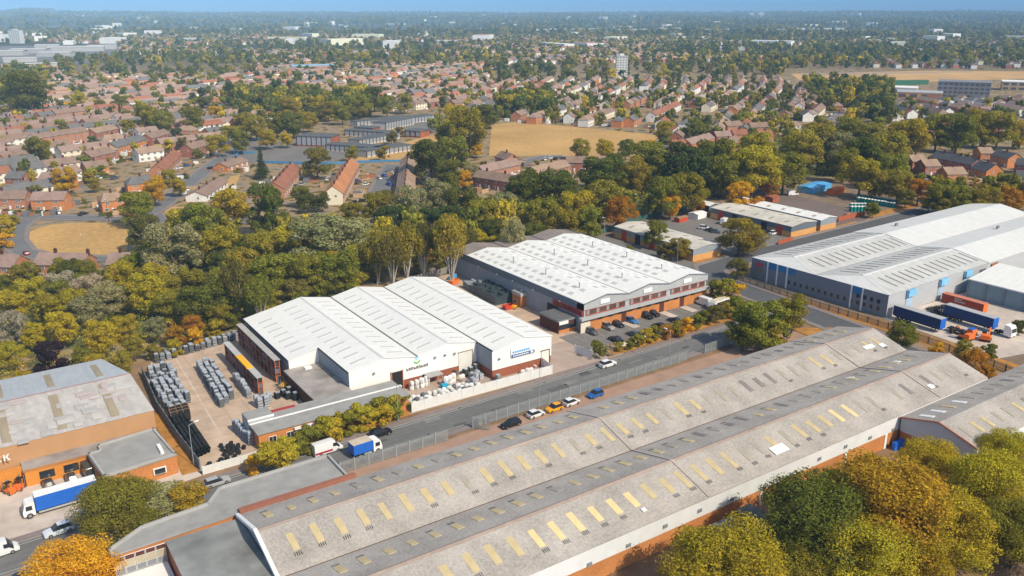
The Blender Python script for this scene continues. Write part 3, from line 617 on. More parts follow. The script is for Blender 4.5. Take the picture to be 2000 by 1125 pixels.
for x in (-38, -29, -20, -11, -2, 7, 16):
    o = skylight(None, PAN['tan'], x + 2.6, 168.8 + x * .025, 7.98, math.atan2(1.9, 16.5), 1.5, 13.5, 0); o.parent = TW; o.matrix_parent_inverse = Matrix.Translation((-5, -177, 0))
    o = skylight(None, PAN['tan'], x + 3.0, 185.3 + x * .025, 8.0, -math.atan2(1.9, 16.5), 1.3, 10.5, 0); o.parent = TW; o.matrix_parent_inverse = Matrix.Translation((-5, -177, 0))
rq = random.Random(8)
for k in range(70):
    x = rq.uniform(-30, 24); f = rq.random(); y = 160.6 + x * .025 + f * 15.5; z = 7.0 + 1.9 * (y - 160.4 - x * .025) / 16.5 + .02
    o = skylight(None, PK[k % 3], x, y, z + .001 * k, math.atan2(1.9, 16.5), rq.uniform(1.0, 3.2), rq.uniform(.8, 2.4), 0); o.name = 'roof_sheet'; o.parent = TW; o.matrix_parent_inverse = Matrix.Translation((-5, -177, 0))
mb = MB(); lx, lz = -1.75, 4.9     # the visible end of a white wall lettering: CK
yk = lambda x: 159.64 + x * .0257 - .05
for k in range(12):
    a0, a1 = R(50 + k * 21.7), R(50 + (k + 1) * 21.7)
    mb.face([(x_, yk(x_), lz + .6 + .6 * math.sin(a_) * r_) for a_, r_ in ((a0, .62), (a0, 1), (a1, 1), (a1, .62)) for x_ in (lx + .6 + .6 * math.cos(a_) * r_,)])
kx = lx + 1.35
def stroke(xa, za, xb, zb, w_): mb.face([(xa, yk(xa), za), (xa + w_, yk(xa + w_), za), (xb + w_, yk(xb + w_), zb), (xb, yk(xb), zb)])
stroke(kx, lz, kx, lz + 1.2, .22); stroke(kx + .2, lz + .55, kx + .66, lz + 1.2, .28); stroke(kx + .28, lz + .66, kx + .74, lz, .28)
T_(mb, 'lettering', white_paint)
LF = empty('orange_brick_front', (10, 158, 0), label='low orange brick lean-to with grey roof along foot of tan warehouse', cat='building')
def Lf(mb, name, mats, parent=None): o = mb.build(name, mats); o.parent = LF; o.matrix_parent_inverse = Matrix.Translation((-10, -158, 0)); return o
bright_brick = mat('bright_orange_brick', (.62, .24, .04), .85, .12, 2.0)
Lf(MB().box(2.2, 24.8, 157.3, 161.0, 0, 2.9), 'wall', bright_brick); Lf(MB().box(2.0, 25, 157.2, 161.2, 2.9, 3.4, 1, 0), 'roof', [felt_stain, mat('fascia_tan', (.42, .19, .07), .8)])
Lf(MB().box(-30, 2.0, 158.6, 159.7, 0, 3.2), 'wall', bright_brick)
for x in (4.4, 8.3): wn = Lf(MB().box(x, x + 2.4, 157.18, 157.32, .9, 2.3), 'window', dark); p_ = MB().box(x + .12, x + 1.15, 157.14, 157.17, 1.0, 2.2).box(x + 1.25, x + 2.28, 157.14, 157.17, 1.0, 2.2).build('pane', glass, wn)
FL = empty('flat_roof_store', (19, 153.5, 0), label='grey flat roofed store with pale parapet beside the stock yard fence', cat='building')
def Fl(mb, name, mats, parent=None): o = mb.build(name, mats); o.parent = FL; o.matrix_parent_inverse = Matrix.Translation((-19, -153.5, 0)); return o
fp = [(13.4, 146.2), (25.7, 147.4), (24.6, 160.2), (14.4, 158.8), (14.4, 156.6), (12.4, 156.4)]
Fl(MB().poly(fp, 0, 3.5), 'wall', brick_orange); Fl(MB().poly([(x + .1 * (x - 19) / 6, y) for x, y in fp], 3.5, 3.75), 'roof', felt_roof)
mb = MB()
for (xa, ya_), (xb, yb_) in zip(fp, fp[1:] + fp[:1]):
    d = Vector((xb - xa, yb_ - ya_)).normalized(); n_ = Vector((-d.y, d.x)) * .4
    mb.poly([(xa, ya_), (xb, yb_), (xb + n_.x, yb_ + n_.y), (xa + n_.x, ya_ + n_.y)], 3.4, 4.05)
Fl(mb, 'parapet', slab_grey); wn = Fl(MB().box(21.4, 23.6, 146.6, 146.98, 1.2, 2.4), 'window', white_paint); MB().box(21.6, 23.4, 146.56, 146.59, 1.3, 2.3).build('pane', glass, wn)
Fl(MB().box(23.4, 24.0, 149, 152.5, 3.75, 4.25), 'roof_box', white_paint)
for i, (x, y, z) in enumerate(((93, 75, 2.9), (98.5, 76, 2.6))):
    t = empty('brick_outhouse', (x, y, 0), label=['red brick outhouse with dark flat roof below the factory wall', 'smaller dark outhouse beside the red brick outhouse'][i], cat='outhouse')
    MB().box(-2.6 if i == 0 else -1.2, 2.0, -5, 3.2, 0, z).build('wall', brick_red, t); MB().box(-2.9 if i == 0 else -1.4, 2.3, -5.2, 3.4, z, z + .25).build('roof', felt_dark, t)

# ------------------------------------------------------------------ vehicles
tyre = black_rubber; rim = mat('wheel_rim', (.35, .35, .36), .4, .1, metal=.6)
lamp_glass = mat('lamp_glass', (.75, .75, .72), .2, .02); tail_red = mat('tail_red', (.45, .02, .02), .3, .02)
def wheel_mesh(r, wd):
    mb = MB(); mb.tube((0, -wd / 2, 0), (0, wd / 2, 0), r, n=12, m=0); mb.tube((0, -wd / 2 - .012, 0), (0, wd / 2 + .012, 0), r * .6, n=10, m=1); return mb.mesh('wheel', [tyre, rim])
WHEEL = wheel_mesh(.33, .22); BIGWHEEL = wheel_mesh(.5, .34)
def loft(sections, m_of, mats, name):
    """sections: list of (x, [(halfwidth, z) from sill up to the centre line]); m_of(i, j) picks the material of each panel"""
    mb = MB(); n = len(sections[0][1])
    rows = [[(x, hw, z) for hw, z in pr] + [(x, -hw, z) for hw, z in reversed(pr)] for x, pr in sections]
    for i in range(len(rows) - 1):
        for j in range(2 * n - 1):
            jj = j if j < n else 2 * n - 2 - j
            mb.face([rows[i][j], rows[i][j + 1], rows[i + 1][j + 1], rows[i + 1][j]], m_of(i, jj))
    mb.face(list(reversed(rows[0])), 0); mb.face(rows[-1], 0)
    return mb.mesh(name, mats, False)
def car_proto(kind):
    """hatchback, estate or saloon: body shell with a narrower glazed cabin, along +x"""
    L = {'hatch': 3.9, 'estate': 4.6, 'saloon': 4.5, 'suv': 4.5}[kind]; H = {'hatch': 1.48, 'estate': 1.47, 'saloon': 1.42, 'suv': 1.68}[kind]; h = L / 2; s = .92
    def pr(w, z1, w2=None, z2=None): return [(w * .96, .22), (w, .5), (w * .97, z1), ((w2 or w * .9), z2 or z1 + .02), ((w2 or w * .9) * .5, (z2 or z1 + .02) + .03)]
    bl = H * .60
    back = {'hatch': -h + .12, 'estate': -h + .1, 'saloon': -h + .85, 'suv': -h + .12}[kind]
    secs = [(-h, pr(.74, bl - .18)), (-h + .08, pr(.84, bl - .02))]
    if kind == 'saloon': secs.append((back - .05, pr(.87, bl)))
    secs += [(back + .02, pr(.88, bl)), (back + .42, pr(.89, bl, .64, H - .03)), (-.25, pr(.89, bl, .66, H)), (.12, pr(.89, bl, .66, H - .01)), (.95, pr(.88, bl - .02)), (h - .35, pr(.84, bl - .13)), (h - .06, pr(.76, bl - .26)), (h, pr(.66, bl - .4))]
    k = len(secs)
    first = 3 if kind == 'saloon' else 2
    def mo(i, j):
        if first <= i <= first + 3 and j == 2: return 1
        if i in (first, first + 3) and j >= 3: return 1
        return 0
    body = loft(secs, mo, [car_paint, glass], 'body')
    lights = MB().box(h - .2, h - .03, .42, .68, bl - .36, bl - .2).box(h - .2, h - .03, -.68, -.42, bl - .36, bl - .2).mesh('headlight', lamp_glass)
    head = MB().box(-.09, .07, -.13, .13, -.07, .07).mesh('headlight', lamp_glass); tail = MB().box(-.05, .05, -.12, .12, -.09, .09).mesh('tail_light', tail_red)
    return dict(body=body, head=head, tail=tail, L=L, bl=bl)
CARS = {k: car_proto(k) for k in ('hatch', 'estate', 'saloon', 'suv')}
def car(x, y, rz, kind, col, label, group=None, z=.06, parts=True):
    p = CARS[kind]; t = empty('parked_car', (x, y, z), rz, label, 'car', group)
    link(p['body'], 'body', t, col=col)
    if parts:
        h = p['L'] / 2
        for sx in (-1, 1):
            for sy in (-1, 1): link(WHEEL, 'wheel', t, (sx * p['L'] * .31, sy * .80, .33))
        for sy in (-1, 1): link(p['head'], 'headlight', t, (h - .12, sy * .58, p['bl'] - .28)); link(p['tail'], 'tail_light', t, (-h + .03, sy * .66, p['bl'] - .2))
    return t
def van(x, y, rz, col, label, L=5.6, stripe=None, group=None):
    t = empty('panel_van', (x, y, .06), rz, label, 'van', group); h = L / 2
    def pr(w, z): return [(w * .97, .3), (w, .7), (w * .98, z * .62), (w * .9, z), (w * .5, z + .05)]
    secs = [(-h, pr(.93, 2.35)), (-h + .05, pr(.97, 2.42)), (h - 2.0, pr(.98, 2.42)), (h - 1.55, pr(.97, 2.3)), (h - .75, pr(.95, 1.25)), (h - .2, pr(.9, .95)), (h, pr(.8, .7))]
    link(loft(secs, lambda i, j: 1 if i == 3 and j >= 2 else 0, [car_paint, glass], 'body'), 'body', t, col=col)
    for sy in (-1, 1):
        MB().face([(h - 2.1, sy * .985, 1.35), (h - 1.2, sy * .985, 1.3), (h - 1.55, sy * .93, 2.0), (h - 2.1, sy * .93, 2.05)]).build('side_window', glass, t)
        for sx in (-.3, .31): link(WHEEL, 'wheel', t, (sx * L, sy * .86, .34))
        MB().box(h - .16, h + .01, sy * .66 - .14, sy * .66 + .14, .62, .78).build('headlight', lamp_glass, t)
    if stripe:
        for sy in (-1, 1): MB().box(-h + .05, h - 2.2, sy * .985 - .01, sy * .985 + .01, .55, .95).build('stripe', stripe, t)
    return t
def lorry(x, y, rz, label, col, L=8.0, cab=white_paint, roofm=None, name='lorry', cat='lorry', bh=3.5):
    t = empty(name, (x, y, .06), rz, label, cat); h = L / 2
    MB().box(-h, h - 2.0, -1.2, 1.2, 1.05, bh, 0, 1).build('cargo_box', [col, roofm or white_paint], t)
    MB().box(-h + .1, h - .2, -.5, .5, .55, 1.0).build('chassis', dark, t)
    mb = MB(); mb.prism([(h - 1.85, .5), (h - .05, .5), (h, 1.25), (h - .35, 2.5), (h - .6, 2.75), (h - 1.85, 2.85)], 1, -1.12, 1.12, 0, 0)
    cb = mb.build('cab', cab, t)
    MB().face([(h + .02, -1.0, 1.4), (h + .02, 1.0, 1.4), (h - .33, 1.0, 2.42), (h - .33, -1.0, 2.42)]).build('windscreen', glass, cb)
    for sy in (-1, 1): MB().box(h - 1.45, h - .5, sy * 1.13 - .01, sy * 1.13 + .01, 1.5, 2.3).build('side_window', glass, cb)
    for sx in ([-h + 1.3, h - .95] if L < 9 else [-h + 1.2, -h + 2.4, h - .95]):
        for sy in (-1, 1): link(BIGWHEEL, 'wheel', t, (sx, sy * .98, .5))
    for sy in (-1, 1): MB().box(-h + 2.2, h - 2.3, sy * 1.1 - .04, sy * 1.1 + .04, .55, .85).build('side_guard', grey_light, t)
    return t
def trailer(x, y, rz, label, col, L=13.6, tractor=False):
    t = empty('curtain_trailer', (x, y, .06), rz, label, 'trailer'); h = L / 2
    MB().box(-h, h, -1.26, 1.26, 1.25, 3.95, 0).build('curtain', mat('navy_curtain', (.008, .032, .13), .5, .15, 1.2, .3, wave=('X', 1.2), bump=.3), t)
    MB().box(-h - .02, h + .02, -1.29, 1.29, 3.95, 4.05).build('roof', grey_light, t); MB().box(h + .001, h + .05, -1.25, 1.25, 1.2, 3.94).build('headboard', blue_paint, t)
    MB().box(-h + .2, h - .2, -.6, .6, .8, 1.24).build('chassis', dark, t)
    for sx in (-h + 1.4, -h + 2.7, -h + 4.0):
        for sy in (-1, 1): link(BIGWHEEL, 'wheel', t, (sx, sy * .98, .5))
    MB().box(h - 2.4, h - 2.2, -.9, -.7, 0, .85).box(h - 2.4, h - 2.2, .7, .9, 0, .85).build('landing_leg', grey_mid, t)
    return t
W_ = (.72, .73, .74); BK = (.012, .013, .016); SV = (.38, .39, .41); GY = (.10, .10, .11); BL = (.015, .12, .42); RD = (.35, .02, .02)
g_ = 'cars parked on the strip beside the palisade fence'
car(109.4, 130.1, R(184), 'hatch', BL, 'bright blue hatchback parked beside palisade fence', g_); car(102.6, 129.9, R(4), 'hatch', W_, 'white hatchback parked between yellow and blue cars', g_)
car(97.8, 129.6, R(184), 'hatch', (.80, .36, .01), 'yellow small hatchback parked between two white cars', g_); car(93.0, 129.6, R(4), 'hatch', W_, 'white hatchback parked between black and yellow cars', g_)
car(86.2, 128.8, R(184), 'estate', BK, 'black estate car parked at end of row by palisade fence', g_)
car(122.4, 141.4, R(2), 'suv', W_, 'white car driving along the estate road'); car(62.6, 139.9, R(2), 'suv', BK, 'black car on the estate road near white van')
car(30.4, 139.4, R(2), 'estate', SV, 'silver estate car beside white concrete fence')
g_ = 'cars in the warehouse car park'
for x, y, k, c, l in ((132.9, 160.6, 'estate', GY, 'dark grey car at end of row below the cream shutter'), (138.6, 160.8, 'suv', (.30, .29, .27), 'champagne silver car in car park row beside black car'), (142.2, 161.0, 'saloon', (.02, .021, .026), 'black saloon in car park between silver and blue cars'), (147.2, 161.2, 'saloon', (.03, .17, .42), 'light blue car in car park before brick front'), (153.0, 161.5, 'suv', BK, 'black car in car park beside dark red-brown car'), (155.9, 161.6, 'hatch', (.03, .012, .012), 'very dark brown car in car park row'), (157, 154.4, 'saloon', (.01, .02, .05), 'navy car backed against white car park wall'), (150.5, 153.6, 'hatch', BK, 'black car against car park wall beside navy car'), (140.8, 153.0, 'hatch', GY, 'grey car behind bushes against car park wall'), (134.5, 152.6, 'saloon', BK, 'black car behind bushes at car park gate')):
    car(x, y, R(-88 if y > 158 else 92) , k, c, l, g_)
van(174.0, 160.6, R(92), W_, 'white panel van parked nose-in at brick warehouse front')
van(51.2, 139.4, R(3), W_, 'white panel van with dark red stripe on the estate road', 5.8, mat('stripe_maroon', (.35, .02, .05), .5))
bus = empty('minibus', (175.2, 155.6, .06), R(186), 'white minibus with dark windows behind car park bushes', 'minibus')
mb = MB(); mb.prism([(-3.6, .4), (3.3, .4), (3.6, 1.2), (3.2, 2.5), (2.9, 2.75), (-3.6, 2.75)], 1, -1.1, 1.1, 0, 0); mb.build('body', white_paint, bus); MB().box(-3.5, 2.95, -1.0, 1.0, 2.76, 2.84).build('roof', mat('roof_cream', (.62, .55, .44), .7), bus)
for sy in (-1, 1): MB().box(-3.3, 2.4, sy * 1.11 - .01, sy * 1.11 + .01, 1.4, 2.4).build('side_window', glass, bus); link(WHEEL, 'wheel', bus, (-2.2, sy * .95, .34)); link(WHEEL, 'wheel', bus, (2.3, sy * .95, .34))
lorry(57.0, 134.7, R(3), 'small lorry with blue sided cream topped box on estate road', blue_paint, 6.0, roofm=mat('tarp_cream', (.55, .46, .36), .8), bh=3.1)
lorry(6.4, 147.0, R(182), 'white cabbed lorry with blue curtain side in concrete yard', blue_paint, 11.5, bh=3.6)
trailer(209.3, 116.2, R(-91), 'blue curtain trailer parked alone beside grey warehouse corner', None)
trailer(221.4, 108.8, R(-92), 'blue curtain trailer coupled to white tractor unit', None)
tr = empty('tractor_unit', (220.9, 98.6, .06), R(-92), 'white lorry tractor unit with tall cab in front of blue trailer', 'lorry')
mb = MB(); mb.prism([(-.4, .5), (1.6, .5), (1.7, 1.3), (1.45, 2.6), (1.0, 3.2), (-.4, 3.3)], 1, -1.2, 1.2, 0, 0); cb = mb.build('cab', white_paint, tr); MB().face([(1.7, -1.05, 1.5), (1.7, 1.05, 1.5), (1.5, 1.05, 2.55), (1.5, -1.05, 2.55)]).build('windscreen', glass, cb)
MB().box(-3.2, .8, -.45, .45, .55, .95).build('chassis', dark, tr)
for sx in (-2.4, 1.0):
    for sy in (-1, 1): link(BIGWHEEL, 'wheel', tr, (sx, sy * .98, .5))
ct = empty('shipping_container', (234.4, 117.6, .06), R(-91), 'rust red shipping container behind blue trailers', 'container')
MB().box(-6.1, 6.1, -1.22, 1.22, .05, 2.65, 0, 1).build('body', [mat('container_red', (.30, .05, .025), .7, .2, 1.0, .2, wave=('X', 1.6), bump=.5), mat('container_top', (.55, .20, .13), .7, .12)], ct); MB().box(6.11, 6.16, -1.18, 1.18, .1, 2.6).build('end_door', orange_paint, ct); 
for z, k in ((1.9, 4), (1.2, 6)):
    for q in range(k): MB().box(-2.2 + q * .55, -1.8 + q * .55, 1.225, 1.24, z, z + .45).box(-2.2 + q * .55, -1.8 + q * .55, -1.24, -1.225, z, z + .45).build('lettering', grey_light, ct)
for i, (x, y, rz, col, lab) in enumerate(((213.6, 100.2, 20, orange_paint, 'orange excavator parked in front of white tractor unit'), (209.8, 103.5, 80, orange_paint, 'low orange machine beside blue topped loader'))):
    t = empty('excavator', (x, y, .06), R(rz), lab, 'excavator')
    for sy in (-1, 1):
        mb = MB(); mb.prism([(-1.5, .15), (-1.2, 0), (1.2, 0), (1.5, .15), (1.5, .5), (1.2, .65), (-1.2, .65), (-1.5, .5)], 1, sy * .95 - .25, sy * .95 + .25, 0, 0); mb.build('track', black_rubber, t)
    mb = MB(); mb.prism([(-1.9, .7), (1.1, .7), (1.2, 1.2), (-.2, 1.4), (-.4, 1.9), (-1.9, 1.8)], 1, -1.1, 1.1, 0, 0); mb.build('body', col, t)
    MB().box(-.1, 1.05, .1, 1.05, 1.3, 2.6).build('cab', glass, t); MB().tube((.9, -.4, 1.3), (2.9, -.4, 2.7), .2, .16, m=0).tube((2.9, -.4, 2.7), (4.2, -.4, 1.1), .16, .12).build('boom', col, t)
    mb = MB(); mb.prism([(3.9, .3), (4.6, .2), (4.7, .9), (4.2, 1.1)], 1, -.8, 0, 0, 0); mb.build('bucket', dark, t)
ld = empty('loader_truck', (212.6, 106.0, .06), R(-90), 'flatbed truck with blue cab roof beside orange excavator', 'truck')
MB().box(-3.5, 1.8, -1.1, 1.1, .8, 1.1).build('flatbed', dark, ld); mb = MB(); mb.prism([(1.8, .5), (3.5, .5), (3.5, 1.3), (3.2, 2.2), (1.8, 2.3)], 1, -1.05, 1.05, 0, 0); mb.build('cab', orange_paint, ld); MB().box(1.85, 3.15, -1.0, 1.0, 2.3, 2.4).build('cab_roof', blue_paint, ld)
for sx in (-2.3, 2.7):
    for sy in (-1, 1): link(BIGWHEEL, 'wheel', ld, (sx, sy * .9, .5))
car(5.0, 138.6, R(188), 'suv', (.62, .66, .72), 'white pickup car by the grey gate under golden tree'); van(-3.4, 137.2, R(4), W_, 'white van cut by the picture edge behind grey gate', 5.4)
g_ = 'cars by the orange brick front'
car(5.4, 155.0, R(96), 'saloon', (.03, .04, .05), 'dark car under first window of orange brick front', g_); car(9.0, 155.3, R(92), 'hatch', (.03, .05, .055), 'dark teal car below second window of orange brick front', g_); van(12.0, 156.0, R(95), (.045, .05, .052), 'dark grey van beside flat roofed store')
car(5.0, 130.0, R(100), 'hatch', (.01, .05, .14), 'dark blue car beside golden tree'); car(-1.5, 127.5, R(90), 'estate', BK, 'black car at bottom corner beside golden tree')
g_ = 'cars on the trading unit car park'
for px, py, rz, k, c, l in ((1376, 448, -60, 'suv', W_, 'white car on trading unit car park beside black cars'), (1389, 452, -60, 'saloon', BK, 'black car next to white car on trading unit car park'), (1398, 455, -60, 'hatch', GY, 'grey car under tree on trading unit car park'), (1511, 458, 5, 'suv', W_, 'white car in front of sand brick trading unit'), (1495, 455, 30, 'suv', BK, 'black car beside white car at sand brick trading unit')):
    x, y = at(px, py); car(x, y, R(rz), k, c, l, g_)
x, y = at(1415, 437); van(x, y, R(20), W_, 'white van on trading unit car park', 5.2); x, y = at(1548, 382); van(x, y, R(-20), W_, 'white van alone on brown yard behind units', 5.2)
# ------------------------------------------------------------------ fences, gates, lamp posts
def fence(name, pts, hgt, panel, m, label, post=.1, gap=.0, group=None, pale=False):
    """panelled fence along a polyline: every panel and post its own part"""
    t = empty(name, (*pts[0], 0), 0, label, 'fence', group); ox, oy = pts[0]
    for (xa, ya_), (xb, yb_) in zip(pts[:-1], pts[1:]):
        d = Vector((xb - xa, yb_ - ya_)); n_ = max(1, round(d.length / panel)); a = math.atan2(d.y, d.x); st = d.length / n_
        if pale:
            mb = MB()
            for q in np.arange(.12, st - .05, .22): mb.box(q, q + .1, -.02, .02, .1, hgt)
            mb.box(0, st, .02, .06, .4, .48).box(0, st, .02, .06, hgt - .5, hgt - .42)
        else: mb = MB().box(.05, st - .05, -.04, .04, .05, hgt)
        me = mb.mesh('panel', m); pm = MB().box(-post, post, -post, post, 0, hgt + .1).mesh('post', m)
        for k in range(n_):
            p = Vector((xa - ox, ya_ - oy)) + d * (k / n_)
            link(me, 'panel', t, (p.x, p.y, .04), a); link(pm, 'post', t, (p.x, p.y, .04), a)
    return t
pal = mat('palisade_steel', (.30, .325, .335), .6, .12, spec=.4)
white_conc = mat('white_concrete', (.66, .66, .65), .8, .08)
fence('palisade_fence', [(50, 130.4), (72.6, 130.6)], 2.5, 2.75, pal, 'grey palisade fence ending in open gate by blue sided lorry', pale=True)
fence('palisade_fence', [(79.4, 132.2), (110, 132.9), (140.6, 133.4)], 2.5, 2.75, pal, 'long grey palisade fence behind parked cars beside estate road', pale=True)
fence('palisade_fence', [(147.2, 134.0), (157, 134.8)], 2.5, 2.75, pal, 'short grey palisade fence running under the big roadside tree', pale=True)
fence('palisade_fence', [(79.3, 132.2), (81.6, 129.6)], 2.4, 2.6, pal, 'open palisade gate leaf at end of parked car row', pale=True)
fence('white_panel_fence', [(72.4, 145.4), (108.6, 145.0), (109.4, 150)], 2.3, 3.0, white_conc, 'white panel fence in front of white warehouse forecourt')
fence('white_panel_fence', [(29.2, 144.0), (39.6, 144.2)], 1.7, 3.4, white_conc, 'low white gate fence across stock yard entrance')
fence('car_park_wall', [(127, 148.4), (150, 150.2), (178, 152.2)], 1.1, 4.5, white_conc, 'low white car park wall behind roadside bushes')
fence('white_gate', [(121.0, 152.2), (122.2, 146.6)], 2.1, 5.8, white_conc, 'open white gate at car park entrance')
fence('steel_fence', [(29.2, 146), (28.6, 160), (28.3, 176), (29.6, 198)], 2.2, 2.8, mat('steel_blue', (.15, .20, .25), .6, .1), 'dark steel fence between stock yard and tan warehouse')
fence('green_mesh_fence', [(179, 234), (203, 240), (222, 247), (258, 252)], 2.0, 3.2, mat('mesh_green', (.05, .12, .10), .7, .1), 'green mesh fence behind trading units at wood edge')
fence('mesh_fence', [(200.5, 172), (199.6, 140), (200.3, 116), (198, 90), (194, 66)], 1.8, 3.0, mat('mesh_grey', (.16, .16, .15), .7, .1), 'grey mesh fence along burnt verge before grey warehouse', pale=True)
fence('timber_fence', [(112, 224.5), (131, 229), (160, 229.5)], 2.2, 3.0, mat('fence_grey', (.25, .23, .21), .9, .12), 'weathered fence behind the warehouse side yard at wood edge')
fence('red_steel_fence', [at(1637, 433), at(1662, 427), at(1690, 421)], 2.0, 3.0, mat('fence_red', (.40, .11, .05), .7, .15), 'red steel fence across brown yard entrance')
fence('red_steel_fence', [at(1520, 478), at(1548, 470)], 1.6, 2.6, MATS['fence_red'], 'low red steel fence at corner of sand brick trading unit')
def lamp(x, y, rz, label, hgt=8.2, m=None):
    t = empty('street_lamp', (x, y, .05), rz, label, 'street lamp'); m = m or galv
    MB().tube((0, 0, 0), (0, 0, 1.3), .11, .1).tube((0, 0, 1.3), (0, 0, hgt), .075, .05).build('column', m, t)
    MB().tube((0, 0, hgt), (1.3, 0, hgt + .35), .045, .04).build('arm', m, t); MB().box(1.1, 1.9, -.15, .15, hgt + .28, hgt + .44).build('lantern', white_paint, t)
for x, y, rz, l in ((96.8, 133.6, 95, 'grey street lamp rising from palisade fence behind parked white car'), (135.4, 134.4, 95, 'grey street lamp by palisade fence opposite car park bushes'), (68.2, 143.4, -85, 'grey street lamp among hedge in front of brick office'), (28.7, 148.6, 10, 'street lamp beside traffic cone coloured tape at stock yard gate')):
    lamp(x, y, R(rz), l)
for i, (px, py) in enumerate(((1344, 409), (1243, 420), (1466, 372), (1539, 365), (1180, 470), (1322, 520))):
    x, y = at(px, py); lamp(x, y, R(200), ['street lamp behind trading units at wood edge', 'street lamp standing before orange autumn tree', 'street lamp behind dark glazed office block', 'tall street lamp beside blue tarpaulin shed', 'street lamp in rear car park behind white roofs', 'street lamp at junction beside sand brick wall'][i], 8.6)
lamp(*at(213, 436), R(90), 'black street lamp on far kerb of oval green', 9, dark); lamp(*at(70, 330), R(20), 'street lamp beside big round tree among brick houses', 8)
lamp(*at(165, 500), R(90), 'thin street lamp behind brick terrace on the oval green', 7)

# ------------------------------------------------------------------ stock in the yards
STK = []
def pallet_stack(n, sx, sy, hh, seed):
    """a stack of shrink wrapped grey bins: layers with gaps between them"""
    r = random.Random(seed); mb = MB()
    for k in range(n):
        dx, dy = r.uniform(-.05, .05), r.uniform(-.05, .05); z = k * hh
        mb.box(-sx + dx, sx + dx, -sy + dy, sy + dy, z + .1, z + hh - .04, 0)
        mb.box(-sx * .92 + dx, sx * .92 + dx, -sy * .92 + dy, sy * .92 + dy, z, z + .1, 1)
    mb.box(-sx * .8, sx * .8, -sy * .8, sy * .8, n * hh - .04, n * hh + .12, 2)
    return mb.mesh('bins', [tinted, dark, mat('wrap_pale', (.40, .43, .48), .35, .45, 1.5, .8, spec=.6)])
def cage_mesh():
    mb = MB()
    for k in range(4):
        z = k * .62; mb.box(-.52, .52, -.52, .52, z + .06, z + .58, 0)
    for a in (-.5, -.17, .17, .5): mb.box(a - .03, a + .03, -.53, .53, 0, 2.5, 1)
    mb.box(-.46, .46, -.46, .46, 2.42, 2.46, 0)
    return mb.mesh('cages', [tinted, mat('cage_bar', (.10, .12, .13), .6, .2)])
SM = [pallet_stack(n, .52, .52, h_, i) for i, (n, h_) in enumerate(((3, .72), (4, .6), (3, .6), (2, .9)))] + [cage_mesh()]
def stack(x, y, rz, k, col, what='stack of wrapped grey bins', where='', grp='stacks of wrapped grey bins in the stock yard', z=.04, s=1.0):
    t = tag(link(SM[k], 'bin_stack', None, (x, y, z), rz + rs.uniform(-.12, .12), (s, s, s * rs.uniform(.72, 1.12)), col), None, 'bins', grp); STK.append((t, what, where)); return t
rs = random.Random(11)
def gcol(): v = rs.choice((.09, .14, .2, .26, .33)); return (v * .93, v, v * 1.12)
for cx_ in (30.3, 31.7, 33.1, 34.5):
    for y in np.arange(172 + (cx_ - 30) * .4, 197.5, 1.45):
        if rs.random() < .93 and not (cx_ > 34 and y < 176): stack(cx_ + rs.uniform(-.12, .12) + (.8 if y > 190 else 0), y, rs.uniform(-.1, .1), rs.randrange(3), gcol(), where='along the steel fence')
for cx_ in (40.6, 41.95, 43.3):
    for y in np.arange(170 + (cx_ - 40) * 1.0, 194.6, 1.42): stack(cx_ + (y - 170) * .06 - .6, y, rs.uniform(-.06, .06), rs.choice((1, 1, 0)), gcol(), where='in the middle block of the yard')
for x in np.arange(34, 57, 1.45):
    for q in range(2):
        if rs.random() < .9: stack(x, 203.5 + (x - 34) * .22 + q * 1.4 , rs.uniform(-.15, .15), rs.randrange(4), gcol(), where='along the wood edge of the yard')
for y in np.arange(172, 184, 1.5): stack(46.3 + (y - 172) * .03, y, rs.uniform(-.1, .1), rs.randrange(4), (.40, .41, .42) if rs.random() < .5 else gcol(), where='beside the orange racking')
for x, y in ((46.4, 166.6), (47.9, 166.9), (49.3, 167.2), (46.6, 165.2), (48.1, 165.5)): stack(x, y, .05, 1, (.33, .35, .40), where='behind the brick office')
for k in range(7): stack(39.3 + k * .12, 158.2 - k * 1.25, .05, 1, (.24, .27, .33), where='against the end of the brick office')
for x, y in ((51.3, 167.9), (52.8, 168.3), (54.2, 168.6), (53.2, 166.4), (54.3, 165)): stack(x, y, .1, 3, (.02, .022, .022), 'stack of black bins', 'against the dark annexe wall', 'stacks of black bins')
# dark cages between the warehouses
for i, x in enumerate(np.arange(124.6, 130.9, 1.25)):
    for j, y in enumerate(np.arange(193.5, 213, 1.3)):
        if j > 12 and i > 3: continue
        stack(x + (y - 193) * .035, y, .02, 4 if j < 12 else 2, (.035, .05, .06) if j < 11 else (.22, .24, .26), 'stack of dark cages' if j < 11 else 'stack of grey cages', 'between the two warehouses', 'stacks of cages between the warehouses', s=1.15)
